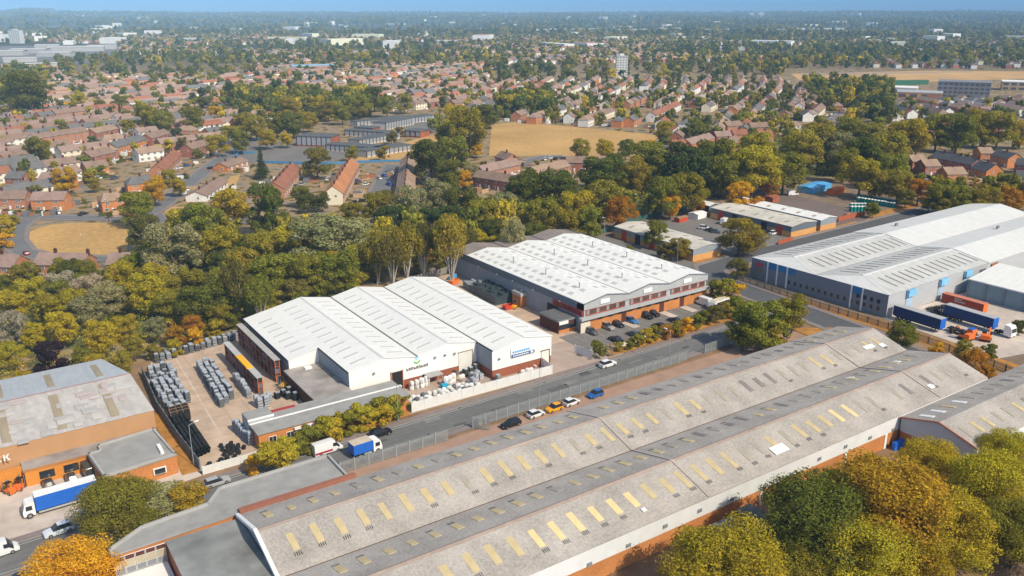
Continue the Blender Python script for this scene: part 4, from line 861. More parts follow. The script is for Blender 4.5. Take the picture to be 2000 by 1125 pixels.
# orange pallet racking
def rack(x, y0_, y1_, hgt, label, deck):
    t = empty('pallet_racking', (x, (y0_ + y1_) / 2, .04), 0, label, 'racking'); L = y1_ - y0_; n_ = round(L / 2.7); st = L / n_
    up = MB()
    for dx in (-.5, .5): up.box(dx - .05, dx + .05, -.05, .05, 0, hgt)
    up.box(-.5, .5, -.03, .03, hgt * .3, hgt * .3 + .06).box(-.5, .5, -.03, .03, hgt * .7, hgt * .7 + .06); um = up.mesh('upright', orange_paint if True else None)
    bm = MB()
    for dx in (-.5, .5): bm.box(dx - .04, dx + .04, 0, st, -.07, .07)
    bmm = bm.mesh('beam', mat('racking_red', (.50, .10, .05), .6, .15)); load = MB().box(-.48, .48, .15, st * .48, .08, 1.2).box(-.48, .48, st * .53, st - .12, .08, 1.05).mesh('load', tinted)
    for k in range(n_ + 1): link(um, 'upright', t, (0, -L / 2 + k * st, 0))
    for k in range(n_):
        for z in (.15, hgt * .36, hgt * .68):
            link(bmm, 'beam', t, (0, -L / 2 + k * st, z)); v = rs.uniform(.02, .16); link(load, 'load', t, (0, -L / 2 + k * st, z), col=(v, v * 1.0, v * 1.05))
    MB().box(-.75, .75, -L / 2 - .1, L / 2 + .1, hgt, hgt + .12).build('top_cover', deck, t)
    return t
rack(48.9, 171.4, 196.4, 4.2, 'long orange pallet racking with grey cover in the middle of the stock yard', mat('cover_grey', (.42, .42, .41), .8, .12))
rack(54.4, 176, 204, 5.4, 'tall orange pallet racking against the white warehouse side', mat('cover_tan', (.38, .36, .34), .8, .12))
tag(MB().box(-.7, .7, -4.2, 4.2, 0, .35).build('orange_tarpaulin', yellow_paint, loc=(48.6, 181.5, 4.37)), 'bright yellow tarpaulin bundle lying on top of the orange racking', 'tarpaulin')
def forklift(x, y, rz, label, col):
    t = empty('forklift', (x, y, .05), rz, label, 'forklift')
    mb = MB(); mb.prism([(-1.1, .25), (.8, .25), (.8, .7), (.1, .75), (-.3, 1.2), (-1.1, 1.1)], 1, -.55, .55, 0, 0); mb.build('body', col, t)
    mb = MB()
    for sx in (-.5, .5):
        for sy in (-.5, .5): mb.tube((sx, sy, .8), (sx * .8, sy, 2.1), .04)
    mb.box(-.5, .5, -.55, .55, 2.1, 2.16); mb.build('cage', dark, t)
    MB().box(.85, .95, -.45, -.35, .1, 2.4).box(.85, .95, .35, .45, .1, 2.4).build('mast', grey_mid, t); MB().box(.95, 2.0, -.4, -.28, .1, .16).box(.95, 2.0, .28, .4, .1, .16).build('fork', dark, t)
    for sx in (-.75, .55):
        for sy in (-.5, .5): link(WHEEL, 'wheel', t, (sx, sy, .33))
forklift(54.2, 172.6, R(200), 'yellow forklift at foot of the tall racking', yellow_paint); forklift(127.2, 188, R(30), 'yellow forklift beside the brick booth', yellow_paint); forklift(88.2, 154.9, R(-60), 'yellow forklift behind white bulk bags', yellow_paint)
forklift(-.6, 156.6, R(120), 'orange forklift at the concrete yard edge', orange_paint); forklift(1.2, 157.2, R(60), 'orange forklift beside the orange brick wall', orange_paint)
for i, (x, y, c, lab) in enumerate(((125.6, 188.6, red_paint, 'red skip beside the brick booth'), (124.4, 217.5, orange_paint, 'orange skip at far end of the side yard'), (126.5, 221.8, sky_blue_paint, 'pale blue skip under the warehouse rear corner'))):
    mb = MB(); mb.prism([(-1.3, .1), (1.3, .1), (1.9, 1.3), (1.7, 1.3), (1.2, .3), (-1.2, .3), (-1.7, 1.3), (-1.9, 1.3)], 1, -.85, .85, 0, None); mb.box(-1.3, 1.3, -.85, .85, .1, .3, bottom=True); mb.box(-1.6, 1.6, -.85, -.8, .3, 1.3).box(-1.6, 1.6, .8, .85, .3, 1.3)
    tag(mb.build('skip', c, loc=(x, y, .05), rz=R(20 * i)), lab, 'skip')
# black pipes in bundles along the steel fence
pn = 0
for r_ in range(5):
    for seg in range(3):
        for lay in range(3 if r_ < 4 else 2):
            x = 29.3 + r_ * .75 + lay * .15; y = 150.6 + seg * 6.7 + r_ * .3
            if seg == 2 and r_ > 3: continue
            m_ = MB().tube((0, 0, 0), (0, 6.2, 0), .32, n=10, cap=False).tube((0, 0, 0), (0, 6.2, 0), .24, n=10, cap=False); pn += 1
            tag(m_.build('plastic_pipe', black_rubber, loc=(x, y, .36 + lay * .6)), 'black plastic pipe, %s row from steel fence, %s length from gate, %s layer' % (ORD[r_], ORD[seg], ('bottom', 'middle', 'top')[lay]), 'pipe', 'black pipes stacked along the steel fence')
for k in range(3):
    t = empty('pipe_crate', (31.2 + k * .15, 168.3 + k * 1.5, .05), R(2), ['timber crate frame across the black pipes at the pipe end', 'timber crate frame between two others over the black pipes', 'timber crate frame beside the grey bins over the pipes'][k], 'crate', 'timber crate frames on the pipes')
    for q in range(4): MB().box(-1.9 + q * 1.25, -1.8 + q * 1.25, -.06, .06, 0, 2.6).build('post', wood, t)
    for z in (.5, 2.0, 2.6): MB().box(-1.95, 2.0, -.1, -.061, z - .1, z).build('rail', wood, t)
    for q in range(3): MB().box(-1.7 + q * 1.25, -.7 + q * 1.25, -.55, .5, .1, 2.2).build('black_load', black_rubber, t)
for k in range(16):
    a = k * 2.4; r_ = .4 + .16 * k
    STK.append((tag(MB().tube((0, 0, 0), (.15 * math.cos(a), .15 * math.sin(a), .75), .42, .38, n=9).build('black_drum', black_rubber, loc=(36.2 + r_ * .85 * math.cos(a), 150.2 + r_ * 1.1 * math.sin(a), .04)), None, 'drum', 'black drums heaped by the yard gate'), 'black plastic drum', 'in the heap inside the yard gate'))
for k, (x, y) in enumerate(((31.0, 146.4), (33.2, 146.8), (34.4, 147.0))): tag(MB().tube((0, 0, 0), (0, 0, .9), .5, .46, n=9).build('black_drum', black_rubber, loc=(x, y, .04)), ['black drum inside the low white gate beside the steel fence', 'black drum in middle of three inside low white gate', 'black drum inside low white gate towards the heap'][k], 'drum', 'black drums by the low white gate')
# white bulk bags on the forecourt
def bag_mesh(seed):
    r = random.Random(seed); mb = MB(); rows = []
    for z, s_ in ((0, .42), (.15, .5), (.6, .54), (.95, .47), (1.1, .2)):
        rows.append([(s_ * math.cos(a) * (1 + r.uniform(-.08, .08)) * (1.1 if k % 2 else .92), s_ * math.sin(a) * (1 + r.uniform(-.08, .08)) * (1.1 if k % 2 else .92), z + r.uniform(-.03, .03)) for k, a in enumerate([math.pi / 4 * q for q in range(8)])])
    for i in range(4):
        for k in range(8): mb.face([rows[i][k], rows[i][(k + 1) % 8], rows[i + 1][(k + 1) % 8], rows[i + 1][k]])
    mb.face(rows[-1]); return mb.mesh('bulk_bag', tinted, True)
BAGS = [bag_mesh(i) for i in range(4)]
bg_n = 0
def bag(x, y, z, col=None, where='on the forecourt'):
    v = rs.uniform(.55, .78); o = tag(link(BAGS[rs.randrange(4)], 'bulk_bag', None, (x, y, z), rs.uniform(0, 3), rs.uniform(.95, 1.25), col or (v, v, v * .98)), None, 'bag', 'white bulk bags on the warehouse forecourt'); STK.append((o, 'white bulk bag' if not col else 'grey bulk bag', where))
for x in np.arange(74.2, 92, 1.25):
    for y in np.arange(146.8, 150.6, 1.2):
        if rs.random() < .85 - (x - 74) * .02: bag(x + rs.uniform(-.2, .2), y + rs.uniform(-.2, .2), .05, (.12, .13, .15) if rs.random() < .16 else None, 'behind the white panel fence')
for x in np.arange(92.5, 108, 1.3):
    if rs.random() < .8: bag(x, 146.7, .05, None, 'behind the white panel fence')
for x in np.arange(77.6, 82, 1.25):
    for z in (.05, 1.15): bag(x, 155.4, z, None, 'stacked against the warehouse front')
for x in (85.0, 86.2, 87.3, 87.0, 89.4, 90.3):
    for z in (.05, 1.15) if x < 88 else (.05,): bag(x, 153.0 + (x - 85) * .3, z, None, 'in the middle of the forecourt')
for x in (103.0, 104.3, 105.4): bag(x, 148.8, .05, None, 'beside the sign wall')
for x, y, k, c in ((92.0, 153.4, 3, (.30, .31, .33)), (93.4, 153.5, 2, (.42, .43, .45)), (93.4, 151.9, 2, (.45, .46, .5)), (92.0, 151.7, 3, (.4, .41, .47)), (91.5, 155.4, 1, (.06, .07, .06)), (93.0, 155.6, 1, (.08, .09, .08)), (94.2, 155.4, 1, (.10, .11, .10)), (96.0, 148.6, 3, (.25, .27, .24)), (90.4, 150.4, 3, (.34, .36, .44))): stack(x, y, .2, k, c, 'stack of grey crates', 'in the forecourt corner', 'grey crates on the forecourt')
tag(MB().box(-1.9, 1.9, -1.2, 1.2, 2.3, 2.5).box(-1.8, -1.7, -1.1, -1, 0, 2.3).box(1.7, 1.8, -1.1, -1, 0, 2.3).box(-1.8, -1.7, 1, 1.1, 0, 2.3).box(1.7, 1.8, 1, 1.1, 0, 2.3).build('canopy_shelter', slab_grey, loc=(83.2, 155.6, .04)), 'grey lean-to canopy shelter against the white warehouse front', 'shelter')
tag(MB().tube((0, 0, 0), (0, 0, .5), 1.1, .9, n=10).tube((0, 0, .5), (0, 0, .8), .9, .3, n=10).build('red_drum_lid', mat('lid_red', (.32, .03, .04), .5), loc=(95.2, 147.6, .04)), 'dark red round tank lid behind white panel fence', 'tank')
tag(MB().box(-.8, .8, -.5, .5, 0, .9).box(-.7, .7, -.4, .4, .9, 1.0).build('blue_bin', mat('bin_cyan', (.03, .35, .55), .5), loc=(84.2, 152.4, .04)), 'turquoise bin in front of the canopy shelter', 'bin')
for k in range(3): tag(MB().tube((0, 0, 0), (0, 0, 1.5), .55, .5, n=10).box(-.2, .2, -.2, .2, 1.5, 1.65).build('blue_drum', blue_paint, loc=(142.0 + k * 1.1, 79.6, .04)), ['blue drum beside the white pilaster', 'blue drum between two others by factory wall', 'blue drum beside the dark wing wall'][k], 'drum', 'blue drums below the factory wall')
# scrap heap, portable toilets and sheds in the right hand yards
rs2 = random.Random(4); mb = MB()
for k in range(420):
    a = rs2.uniform(0, 6.28); r_ = rs2.random() ** .6; x, y = r_ * math.cos(a) * 3.4, r_ * math.sin(a) * 4.6; z = max(0, 2.4 * (1 - r_)) * rs2.random() ** .4
    d = Vector((rs2.uniform(-1, 1), rs2.uniform(-1, 1), rs2.uniform(-.6, .6))).normalized() * rs2.uniform(.25, .7); p = Vector((x, y, z + .1)); n_ = d.orthogonal().normalized() * .22
    mb.face([p - d - n_, p + d - n_, p + d + n_, p - d + n_])
tag(mb.build('scrap_heap', mat('scrap', (.10, .095, .09), .8, .4, 3.0, island=.6), loc=(224.5, 117.8, .05)), 'grey heap of loose scrap metal beside rust red container', 'scrap heap', kind='stuff')
POT = [MB().box(-.58, .58, -.58, .58, 0, 2.0, 0).box(-.62, .62, -.62, .62, 2.0, 2.16, 1).box(-.5, .5, -.5, .5, 2.16, 2.32, 1).mesh('portable_toilet', [teal_paint, white_paint])]
for k in range(34):
    px = 1676 + (k % 12) * 6.3 + rs2.uniform(-1, 1); py = 388 + (k // 12) * 7 + (k % 12) * 1.0
    if k >= 24: px, py = 1662 + (k - 24) % 5 * 6.5, 407 + (k - 24) // 5 * 6
    x, y = at(px, py); o = tag(link(POT[0], 'portable_toilet', None, (x, y, .05), rs2.uniform(-.2, .2)), None, 'toilet', 'portable toilets stored in the yard'); STK.append((o, 'green portable toilet with white roof', 'in the yard beyond the units'))
for px, py, sx, sy, hgt, m_, lab in ((1590, 372, 9, 4, 2.6, sky_blue_paint, 'pale blue sheeted store at wood edge behind brown yard'), (1632, 378, 5, 2, 2.4, orange_paint, 'orange container shed beside the blue sheeted store'), (1506, 394, 3, 2.4, 2.4, brick_red, 'small brick hut on the brown yard'), (1330, 432, 3, 1.3, 1.6, red_paint, 'open red skip container on trading unit car park'), (1362, 425, 3.2, 2.4, 2.0, white_paint, 'pile of white sheets at end of trading unit car park'), (1655, 425, 1.6, 1.0, 1.2, red_paint, 'red covered car beside red gates')):
    x, y = at(px, py); t = empty('yard_shed', (x, y, .04), R(10), lab, 'shed'); MB().box(-sx, sx, -sy, sy, 0, hgt).build('wall', m_, t)
    mb = MB(); pitched(mb, -sx - .1, sx + .1, -sy - .1, sy + .1, hgt + .05, hgt + .5, axis=0); mb.build('roof', m_ if m_ is not red_paint else wood, t)
# ------------------------------------------------------------------ houses
HOUSES = []
roof_cols = {'brown': (.25, .17, .132), 'red': (.30, .125, .075), 'grey': (.15, .145, .145), 'tan': (.32, .22, .158), 'orange': (.44, .19, .085), 'pink': (.29, .20, .168), 'slate': (.085, .085, .095)}
wall_cols = {'brick': (.40, .185, .105), 'orange': (.50, .20, .075), 'red': (.32, .125, .085), 'white': (.70, .69, .66), 'cream': (.72, .64, .50)}
roof_tiles = mat('roof_tiles', (1, 1, 1), .9, .2, 1.2, .2, tint=True, wave=('Z', 2.2), bump=.3)
win_white = mat('window_white', (.74, .74, .73), .5, .05)
def window_mesh(w_, h_):
    mb = MB().box(-w_ / 2, w_ / 2, -.05, .06, 0, h_, 0); mb.box(-w_ / 2 + .09, -.04, -.075, -.051, .09, h_ - .09, 1); mb.box(.04, w_ / 2 - .09, -.075, -.051, .09, h_ - .09, 1)
    return mb.mesh('window', [win_white, mat('house_pane', (.15, .16, .18), .25, .3, spec=.5)])
WIN = window_mesh(1.7, 1.25); WINS = window_mesh(1.1, 1.1)
DOOR = MB().box(-.45, .45, -.06, .05, 0, 2.0).mesh('door', win_white); CHIM = MB().box(-.45, .45, -.3, .3, -.9, .9).tube((-.2, 0, .9), (-.2, 0, 1.2), .12).tube((.2, 0, .9), (.2, 0, 1.2), .12).mesh('chimney', brick_dark)
def house_body(L, D, ze, zr, hip):
    """walls with gables and a two or four slope roof, ridge along x"""
    h, d = L / 2, D / 2; w_ = MB(); r = MB()
    w_.box(-h, h, -d, d, 0, ze)
    o, t = .35, .18
    hh = h + .25; dd = d + o; zl = ze - o * (zr - ze) / d
    if hip:
        q = min(hip, h - .4)
        A = [(-hh, -dd, zl), (hh, -dd, zl), (hh, dd, zl), (-hh, dd, zl)]; B1, B2 = (-h + q, 0, zr), (h - q, 0, zr)
        r.face([A[0], A[1], B2, B1]); r.face([A[2], A[3], B1, B2]); r.face([A[1], A[2], B2]); r.face([A[3], A[0], B1]); r.face([A[3], A[2], A[1], A[0]])
    else:
        w_.face([(h, -d, ze), (h, d, ze), (h, 0, zr - .12)]); w_.face([(-h, d, ze), (-h, -d, ze), (-h, 0, zr - .12)])
        r.prism([(-dd, zl), (0, zr), (dd, zl), (dd, zl - t), (0, zr - t), (-dd, zl - t)], 0, -hh, hh, 0, 0)
    return w_, r
def house(p1, p2, roofc, wallc, D=8, zr=7.9, ze=5.2, hip=0, label='house', px=True, bay=5.5, gablec=None):
    a = at(*p1, zr) if px else p1; b = at(*p2, zr) if px else p2
    L = math.dist(a, b) + (2 * hip if hip and px else 0); cx, cy = (a[0] + b[0]) / 2, (a[1] + b[1]) / 2; rz = math.atan2(b[1] - a[1], b[0] - a[0])
    if math.sin(rz) * cx - math.cos(rz) * cy > 0: rz += math.pi        # local -y faces the camera side
    t = empty('brick_house' if wallc not in ('white', 'cream') else 'rendered_house', (cx, cy, 0), rz, None, 'house', 'houses of the estate beyond the wood')
    w_, r = house_body(L, D, ze, zr, hip)
    w_.build('wall', tinted_rough, t, col=wall_cols[wallc]); ro = r.build('roof', roof_tiles, t, col=roof_cols[roofc])
    n = max(1, round(L / bay)); st = L / n; floors = 3 if ze > 7 else 2 if ze > 4 else 1
    for k in range(n):
        x = -L / 2 + (k + .5) * st
        for f in range(floors):
            for sd in (-1, 1):
                o = link(WIN, 'window', t, (x - (.7 if f == 0 else 0), sd * (D / 2 + .01), .9 + 2.6 * f), 0 if sd < 0 else math.pi)
        for sd in (-1, 1): link(DOOR, 'door', t, (x + 1.6, sd * (D / 2 + .01), 0.02), 0 if sd < 0 else math.pi)
        if k % 2 == 0: link(CHIM, 'chimney', ro, (-L / 2 + (k + 1) * st if n > 1 else x, 0, zr + .3))
    if gablec:
        for sx in (-1, 1): MB().face([(sx * (L / 2 + .02), -D / 2, 0), (sx * (L / 2 + .02), D / 2, 0), (sx * (L / 2 + .02), D / 2, ze), (sx * (L / 2 + .02), 0, zr - .15), (sx * (L / 2 + .02), -D / 2, ze)]).build('gable_render', tinted, t, col=gablec)
    for sx in (-1, 1): link(WINS, 'window', t, (sx * (L / 2 + .03), -1, 3.4 if floors > 1 else 1.0), math.pi / 2 * sx)
    HOUSES.append((t, f'{wallc if wallc in ("white", "cream", "orange", "red") else ""} {"brick " if wallc in ("brick", "orange", "red") else "rendered "}{"terrace" if n > 2 else "bungalow" if floors == 1 else "house"} with {roofc} {"hipped " if hip else ""}roof'.strip(), cx, cy, L, D))
    return t
NEAR = [((77, 492), (172, 494), 'pink', 'brick', {}), ((-30, 494), (38, 497), 'pink', 'brick', {}), ((215, 492), (255, 492), 'pink', 'brick', {}),
    ((-22, 372), (54, 371), 'brown', 'brick', {}), ((65, 374), (130, 373), 'pink', 'orange', {}), ((202, 377), (229, 374), 'tan', 'orange', dict(hip=2)), ((18, 333), (50, 334), 'grey', 'red', {}),
    ((82, 336), (140, 337), 'pink', 'orange', {}), ((161, 316), (205, 311), 'brown', 'orange', {}), ((257, 345), (288, 342), 'grey', 'orange', dict(hip=3)),
    ((381, 374), (425, 347), 'brown', 'white', dict(zr=4.6, ze=2.7, D=9)), ((430, 318), (470, 306), 'brown', 'orange', dict(zr=4.6, ze=2.7)), ((305, 322), (338, 291), 'red', 'brick', {}), ((362, 281), (404, 270), 'brown', 'red', {}),
    ((-20, 233), (45, 230), 'brown', 'brick', {}), ((71, 219), (99, 216), 'grey', 'orange', dict(zr=10, ze=7.4)), ((101, 214), (160, 208), 'brown', 'orange', dict(zr=10.4, ze=7.6)), ((60, 262), (162, 247), 'brown', 'brick', dict(zr=9.5, ze=7.2, gablec=(.7, .68, .64))),
    ((175, 251), (219, 242), 'tan', 'red', {}), ((218, 240), (243, 236), 'grey', 'brick', {}), ((-5, 297), (47, 288), 'brown', 'orange', {}), ((165, 296), (212, 286), 'brown', 'red', {}), ((213, 278), (273, 262), 'grey', 'orange', {}),
    ((283, 261), (320, 251), 'brown', 'red', {}), ((357, 245), (374, 245), 'tan', 'brick', dict(hip=3)), ((400, 250), (428, 246), 'grey', 'brick', {}), ((430, 251), (464, 246), 'grey', 'white', {}), ((447, 214), (463, 213), 'tan', 'red', dict(hip=3)),
    ((160, 232), (190, 228), 'brown', 'red', {}), ((30, 352), (60, 352), 'grey', 'white', dict(zr=4, ze=2.6, D=6)), ((535, 356), (570, 317), 'red', 'brick', {}), ((650, 363), (685, 308), 'orange', 'brick', dict(zr=8.4, ze=5.4, gablec=(.72, .66, .52))), ((790, 366), (797, 301), 'tan', 'brick', {}),
    ((590, 440), (630, 425), 'brown', 'orange', dict(zr=6)), ((934, 323), (1005, 308), 'pink', 'brick', {}), ((934, 331), (1005, 341), 'brown', 'red', {}), ((980, 294), (1000, 300), 'brown', 'brick', {}), ((1037, 325), (1102, 311), 'tan', 'brick', {}),
    ((1057, 331), (1087, 330), 'brown', 'white', {}), ((1107, 304), (1150, 305), 'brown', 'red', {}), ((1162, 305), (1208, 303), 'brown', 'red', {}), ((1312, 273), (1337, 272), 'red', 'orange', {}), ((1339, 271), (1385, 259), 'pink', 'orange', {}),
    ((1388, 278), (1416, 279), 'red', 'orange', {}), ((1418, 272), (1436, 263), 'brown', 'orange', {}), ((1395, 256), (1425, 255), 'pink', 'red', {}), ((1430, 252), (1458, 252), 'red', 'orange', {}), ((1308, 238), (1326, 246), 'orange', 'white', {}), ((1415, 237), (1445, 235), 'brown', 'brick', {}),
    ((1463, 239), (1500, 238), 'brown', 'brick', {}), ((1480, 255), (1506, 254), 'red', 'orange', {}), ((1515, 237), (1556, 236), 'pink', 'white', dict(hip=2)), ((1272, 218), (1322, 196), 'red', 'white', {}), ((1590, 212), (1605, 200), 'brown', 'cream', {}),
    ((1830, 295), (1912, 310), 'slate', 'red', dict(D=9)), ((1914, 313), (1946, 320), 'slate', 'orange', dict(D=10, zr=8.6)), ((1950, 292), (1985, 299), 'slate', 'orange', dict(D=9)), ((1988, 308), (2030, 312), 'slate', 'red', dict(D=9)), ((1774, 302), (1802, 301), 'tan', 'red', dict(D=9)),
    ((1799, 311), (1829, 310), 'tan', 'red', dict(D=9)), ((1842, 326), (1880, 325), 'tan', 'orange', dict(D=9)), ((1910, 287), (1935, 287), 'tan', 'orange', dict(D=9)), ((1985, 332), (2030, 334), 'slate', 'brick', dict(D=9)),
    ((1815, 224), (1828, 245), 'tan', 'red', {}), ((1930, 228), (1945, 243), 'pink', 'orange', {}), ((1908, 208), (1940, 207), 'brown', 'brick', {}), ((1838, 226), (1856, 226), 'brown', 'red', {})]
for p1, p2, rc, wc, kw in NEAR: house(p1, p2, rc, wc, **kw)
# low flat roofed school
SCH = empty('school', (*at(720, 280), 0), 0, 'low flat roofed school with dark roofs and white window walls around dry lawns', 'school')
sx0, sy0 = SCH.location.x, SCH.location.y
sch_roof = mat('school_roof', (.11, .115, .12), .8, .2)
def block(p, q, D, hgt, brick=False):
    a, b = at(*p, hgt), at(*q, hgt); L = math.dist(a, b); rz = math.atan2(b[1] - a[1], b[0] - a[0]); c = ((a[0] + b[0]) / 2 - sx0, (a[1] + b[1]) / 2 - sy0, 0)
    if math.sin(rz) * (c[0] + sx0) - math.cos(rz) * (c[1] + sy0) > 0: rz += math.pi
    MB().box(-L / 2, L / 2, -D / 2, D / 2, 0, hgt - .4).build('wall', brick_red if brick else mat('school_wall', (.55, .53, .50), .8, .1), SCH, loc=c, rz=rz); MB().box(-L / 2 - .4, L / 2 + .4, -D / 2 - .4, D / 2 + .4, hgt - .4, hgt).build('roof', sch_roof, SCH, loc=c, rz=rz)
    n = max(2, int(L / 3.2)); wm = MB().box(-1.3, 1.3, -.05, .05, .9, hgt - .6).mesh('window', mat('school_glass', (.30, .33, .36), .3, .2)); pm = MB().box(-.25, .25, -.1, .1, 0, hgt - .4).mesh('pier', brick_dark)
    rm = Matrix.Rotation(rz, 3, 'Z')
    for k in range(n):
        v = rm @ Vector((-L / 2 + (k + .5) * L / n, -D / 2 - .06, 0)); link(wm, 'window', SCH, (c[0] + v.x, c[1] + v.y, 0), rz)
        v = rm @ Vector((-L / 2 + k * L / n, -D / 2 - .09, 0)); link(pm, 'pier', SCH, (c[0] + v.x, c[1] + v.y, 0), rz)
for b_ in (((588, 262), (655, 264), 14, 6.5, True), ((645, 279), (745, 285), 10, 4), ((705, 293), (792, 280), 10, 4), ((690, 272), (770, 258), 9, 4), ((680, 252), (760, 256), 9, 4), ((700, 246), (735, 248), 10, 5, True), ((740, 238), (795, 228), 12, 5.5), ((795, 228), (838, 223), 11, 4.5), ((800, 252), (830, 254), 12, 4.5, True), ((690, 236), (790, 225), 8, 4)): block(*b_)
psheet('playground', [(455, 290), (600, 268), (690, 300), (640, 322), (460, 318)], .05, asphalt_old)
psheet('school_lawn', [(720, 296), (850, 262), (860, 235), (880, 250), (830, 300), (790, 312), (640, 320), (690, 312)], .06, dry_grass)
psheet('school_car_park', [(780, 250), (870, 225), (880, 250), (850, 258)], .065, asphalt_old)
for i, pts in enumerate(([(455, 308), (470, 300), (498, 300)], [(500, 318), (640, 322), (700, 318), (790, 316)])): fence('blue_school_fence', [at(*p) for p in pts], 1.3, 6, mat('fence_blue', (.07, .22, .42), .6, .1), ['blue school fence curving at street corner', 'blue school fence along end of the terraces'][i])
# tower blocks and distant large buildings
def tower(px, py, w_, d_, h_, label, m1, m2, name='tower_block', nx=6, nf=None, rz=None):
    x, y = at(px, py); t = empty(name, (x, y, 0), R(-35) if rz is None else rz, label, 'tower' if h_ > 20 else 'building')
    MB().box(-w_ / 2, w_ / 2, -d_ / 2, d_ / 2, 0, h_).build('wall', m1, t); MB().box(-w_ / 2 - .3, w_ / 2 + .3, -d_ / 2 - .3, d_ / 2 + .3, h_, h_ + .8).build('roof', m2, t)
    if h_ > 20: MB().box(-w_ / 5, w_ / 5, -d_ / 5, d_ / 5, h_ + .8, h_ + 3.5).build('plant_room', m1, t)
    nf = nf or int(h_ / 2.8); pg = mat('pane_tower', (.24, .25, .27), .4, .2) if h_ > 20 else mat('pane_block', (.10, .105, .12), .3, .2)
    wm = MB().box(-.33 * w_ / nx, .33 * w_ / nx, -.1, .05, 0, 1.4 * h_ / nf / 2.8).mesh('window', pg); wm2 = MB().box(-.1, .05, -1.2, 1.2, 0, 1.4 * h_ / nf / 2.8).mesh('window', pg)
    for f in range(nf):
        for k in range(nx): link(wm, 'window', t, (-w_ / 2 + (k + .5) * w_ / nx, -d_ / 2 - .01, (f + .3) * h_ / nf))
        for k in range(3): link(wm2, 'window', t, (-w_ / 2 - .01, -d_ / 2 + (k + .5) * d_ / 3, (f + .3) * h_ / nf))
    return t
tower(1213, 153, 14, 12, 27, 'tall white tower block rising above the tree belt', mat('tower_white', (.66, .65, .62), .8, .06), grey_light, nx=4)
tower(34, 85, 30, 20, 34, 'white tower block on the far skyline town side', mat('tower_pale', (.60, .60, .60), .8, .06), grey_light, nx=5)
for i, (px, py, s_) in enumerate(((1466, 42, 1), (1484, 42, 1.1), (1496, 40, .8), (1390, 38, .8), (1407, 38, .8))): tower(px, py, 45 * s_, 45 * s_, 75 * s_, ['pale tower of a distant pair on the horizon', 'taller pale tower beside its twin on the horizon', 'third tower behind the pale twin towers', 'squat far tower before the twin towers', 'squat far tower beside another'][i], MATS['tower_pale'], grey_light, nx=4, nf=8)
tower(1880, 190, 46, 30, 15, 'grey four-storey college block with rows of square windows beside dry field', mat('college_grey', (.22, .22, .23), .7, .08), grey_mid, 'college_block', nx=10, nf=4, rz=R(-62))
tower(1985, 176, 30, 24, 9, 'white roofed hall beside the grey college block', mat('hall_brown', (.45, .33, .22), .8), white_paint, 'hall', nx=4, nf=2, rz=R(-60)); tower(1795, 192, 40, 26, 6, 'low orange sided sports hall with pale roof near college', brick_sand, grey_light, 'sports_hall', nx=4, nf=1, rz=R(-60)); tower(1755, 184, 34, 24, 7, 'low white roofed hall among trees near college', white_paint, white_paint, 'hall', nx=4, nf=1, rz=R(-60))
sheds = [(60, 104, 70, 34, 10), (150, 100, 110, 40, 11), (110, 110, 60, 30, 9), (200, 96, 60, 36, 10), (18, 108, 60, 34, 10), (40, 121, 50, 24, 8), (95, 97, 50, 30, 12), (85, 131, 60, 16, 7), (90, 57, 130, 60, 12), (610, 47, 150, 90, 14), (660, 52, 120, 70, 12), (745, 45, 150, 80, 14), (810, 47, 120, 70, 12), (950, 60, 90, 40, 12), (590, 54, 120, 60, 12), (1080, 62, 200, 60, 12), (1120, 61, 220, 60, 12), (1250, 62, 260, 80, 12), (1310, 60, 120, 60, 14), (1396, 62, 160, 60, 12), (1530, 62, 240, 80, 12), (1575, 61, 180, 60, 14), (1620, 60, 150, 60, 12), (1410, 98, 90, 40, 8), (1765, 102, 70, 40, 8), (1705, 83, 60, 30, 8), (1730, 81, 40, 30, 10), (870, 85, 60, 30, 9), (370, 84, 40, 40, 14), (1150, 42, 200, 120, 16), (1180, 38, 200, 120, 16), (920, 30, 300, 150, 20), (1010, 35, 200, 120, 24), (610, 138, 60, 30, 9)]
for i, (px, py, w_, d_, h_) in enumerate(sheds):
    x, y = at(px, py); t = empty('distant_shed', (x, y, 0), R(-30 + (i * 17) % 30), None, 'shed', 'pale roofed sheds in the far town'); STK.append((t, 'pale roofed industrial shed', 'in the far town'))
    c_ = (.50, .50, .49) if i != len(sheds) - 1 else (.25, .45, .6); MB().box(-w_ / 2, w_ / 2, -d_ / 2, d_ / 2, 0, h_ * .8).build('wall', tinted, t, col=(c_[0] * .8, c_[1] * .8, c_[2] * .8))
    mb = MB(); pitched(mb, -w_ / 2 - .5, w_ / 2 + .5, -d_ / 2 - .5, d_ / 2 + .5, h_ * .8 + .1, h_, axis=0, t=.05); mb.build('roof', tinted, t, col=c_)
# fields, greens and streets between the houses
psheet('oval_green', [at_ for at_ in [(46, 468), (55, 455), (75, 445), (105, 438), (150, 435), (245, 436), (252, 470), (246, 497), (160, 500), (80, 494), (58, 484)]], .05, dry_grass)
psheet('works_yard', [(-40, 90), (230, 88), (235, 116), (120, 128), (-40, 134)], .1, mat('yard_pale', (.17, .165, .16), .9, .25, .02, .006)); psheet('sports_field', [(960, 243), (1015, 238), (1290, 264), (1240, 305), (1090, 306), (955, 304)], .05, dry_grass)
psheet('dry_field', [(1545, 144), (1830, 138), (2060, 140), (2060, 152), (1880, 158), (1700, 163), (1600, 164), (1560, 156)], .06, mat('field_far', (.50, .31, .13), .95, .2, .03, .008))
psheet('sports_pitch', [(1680, 157), (1815, 156), (1812, 165), (1690, 168)], .09, mat('pitch_green', (.03, .13, .06), .9, .1, .05, .02)); psheet('dry_field', [(1560, 148), (1900, 141), (1900, 139), (1570, 143)], .08, mat('field_pink', (.36, .26, .19), .95, .2, .03, .008))
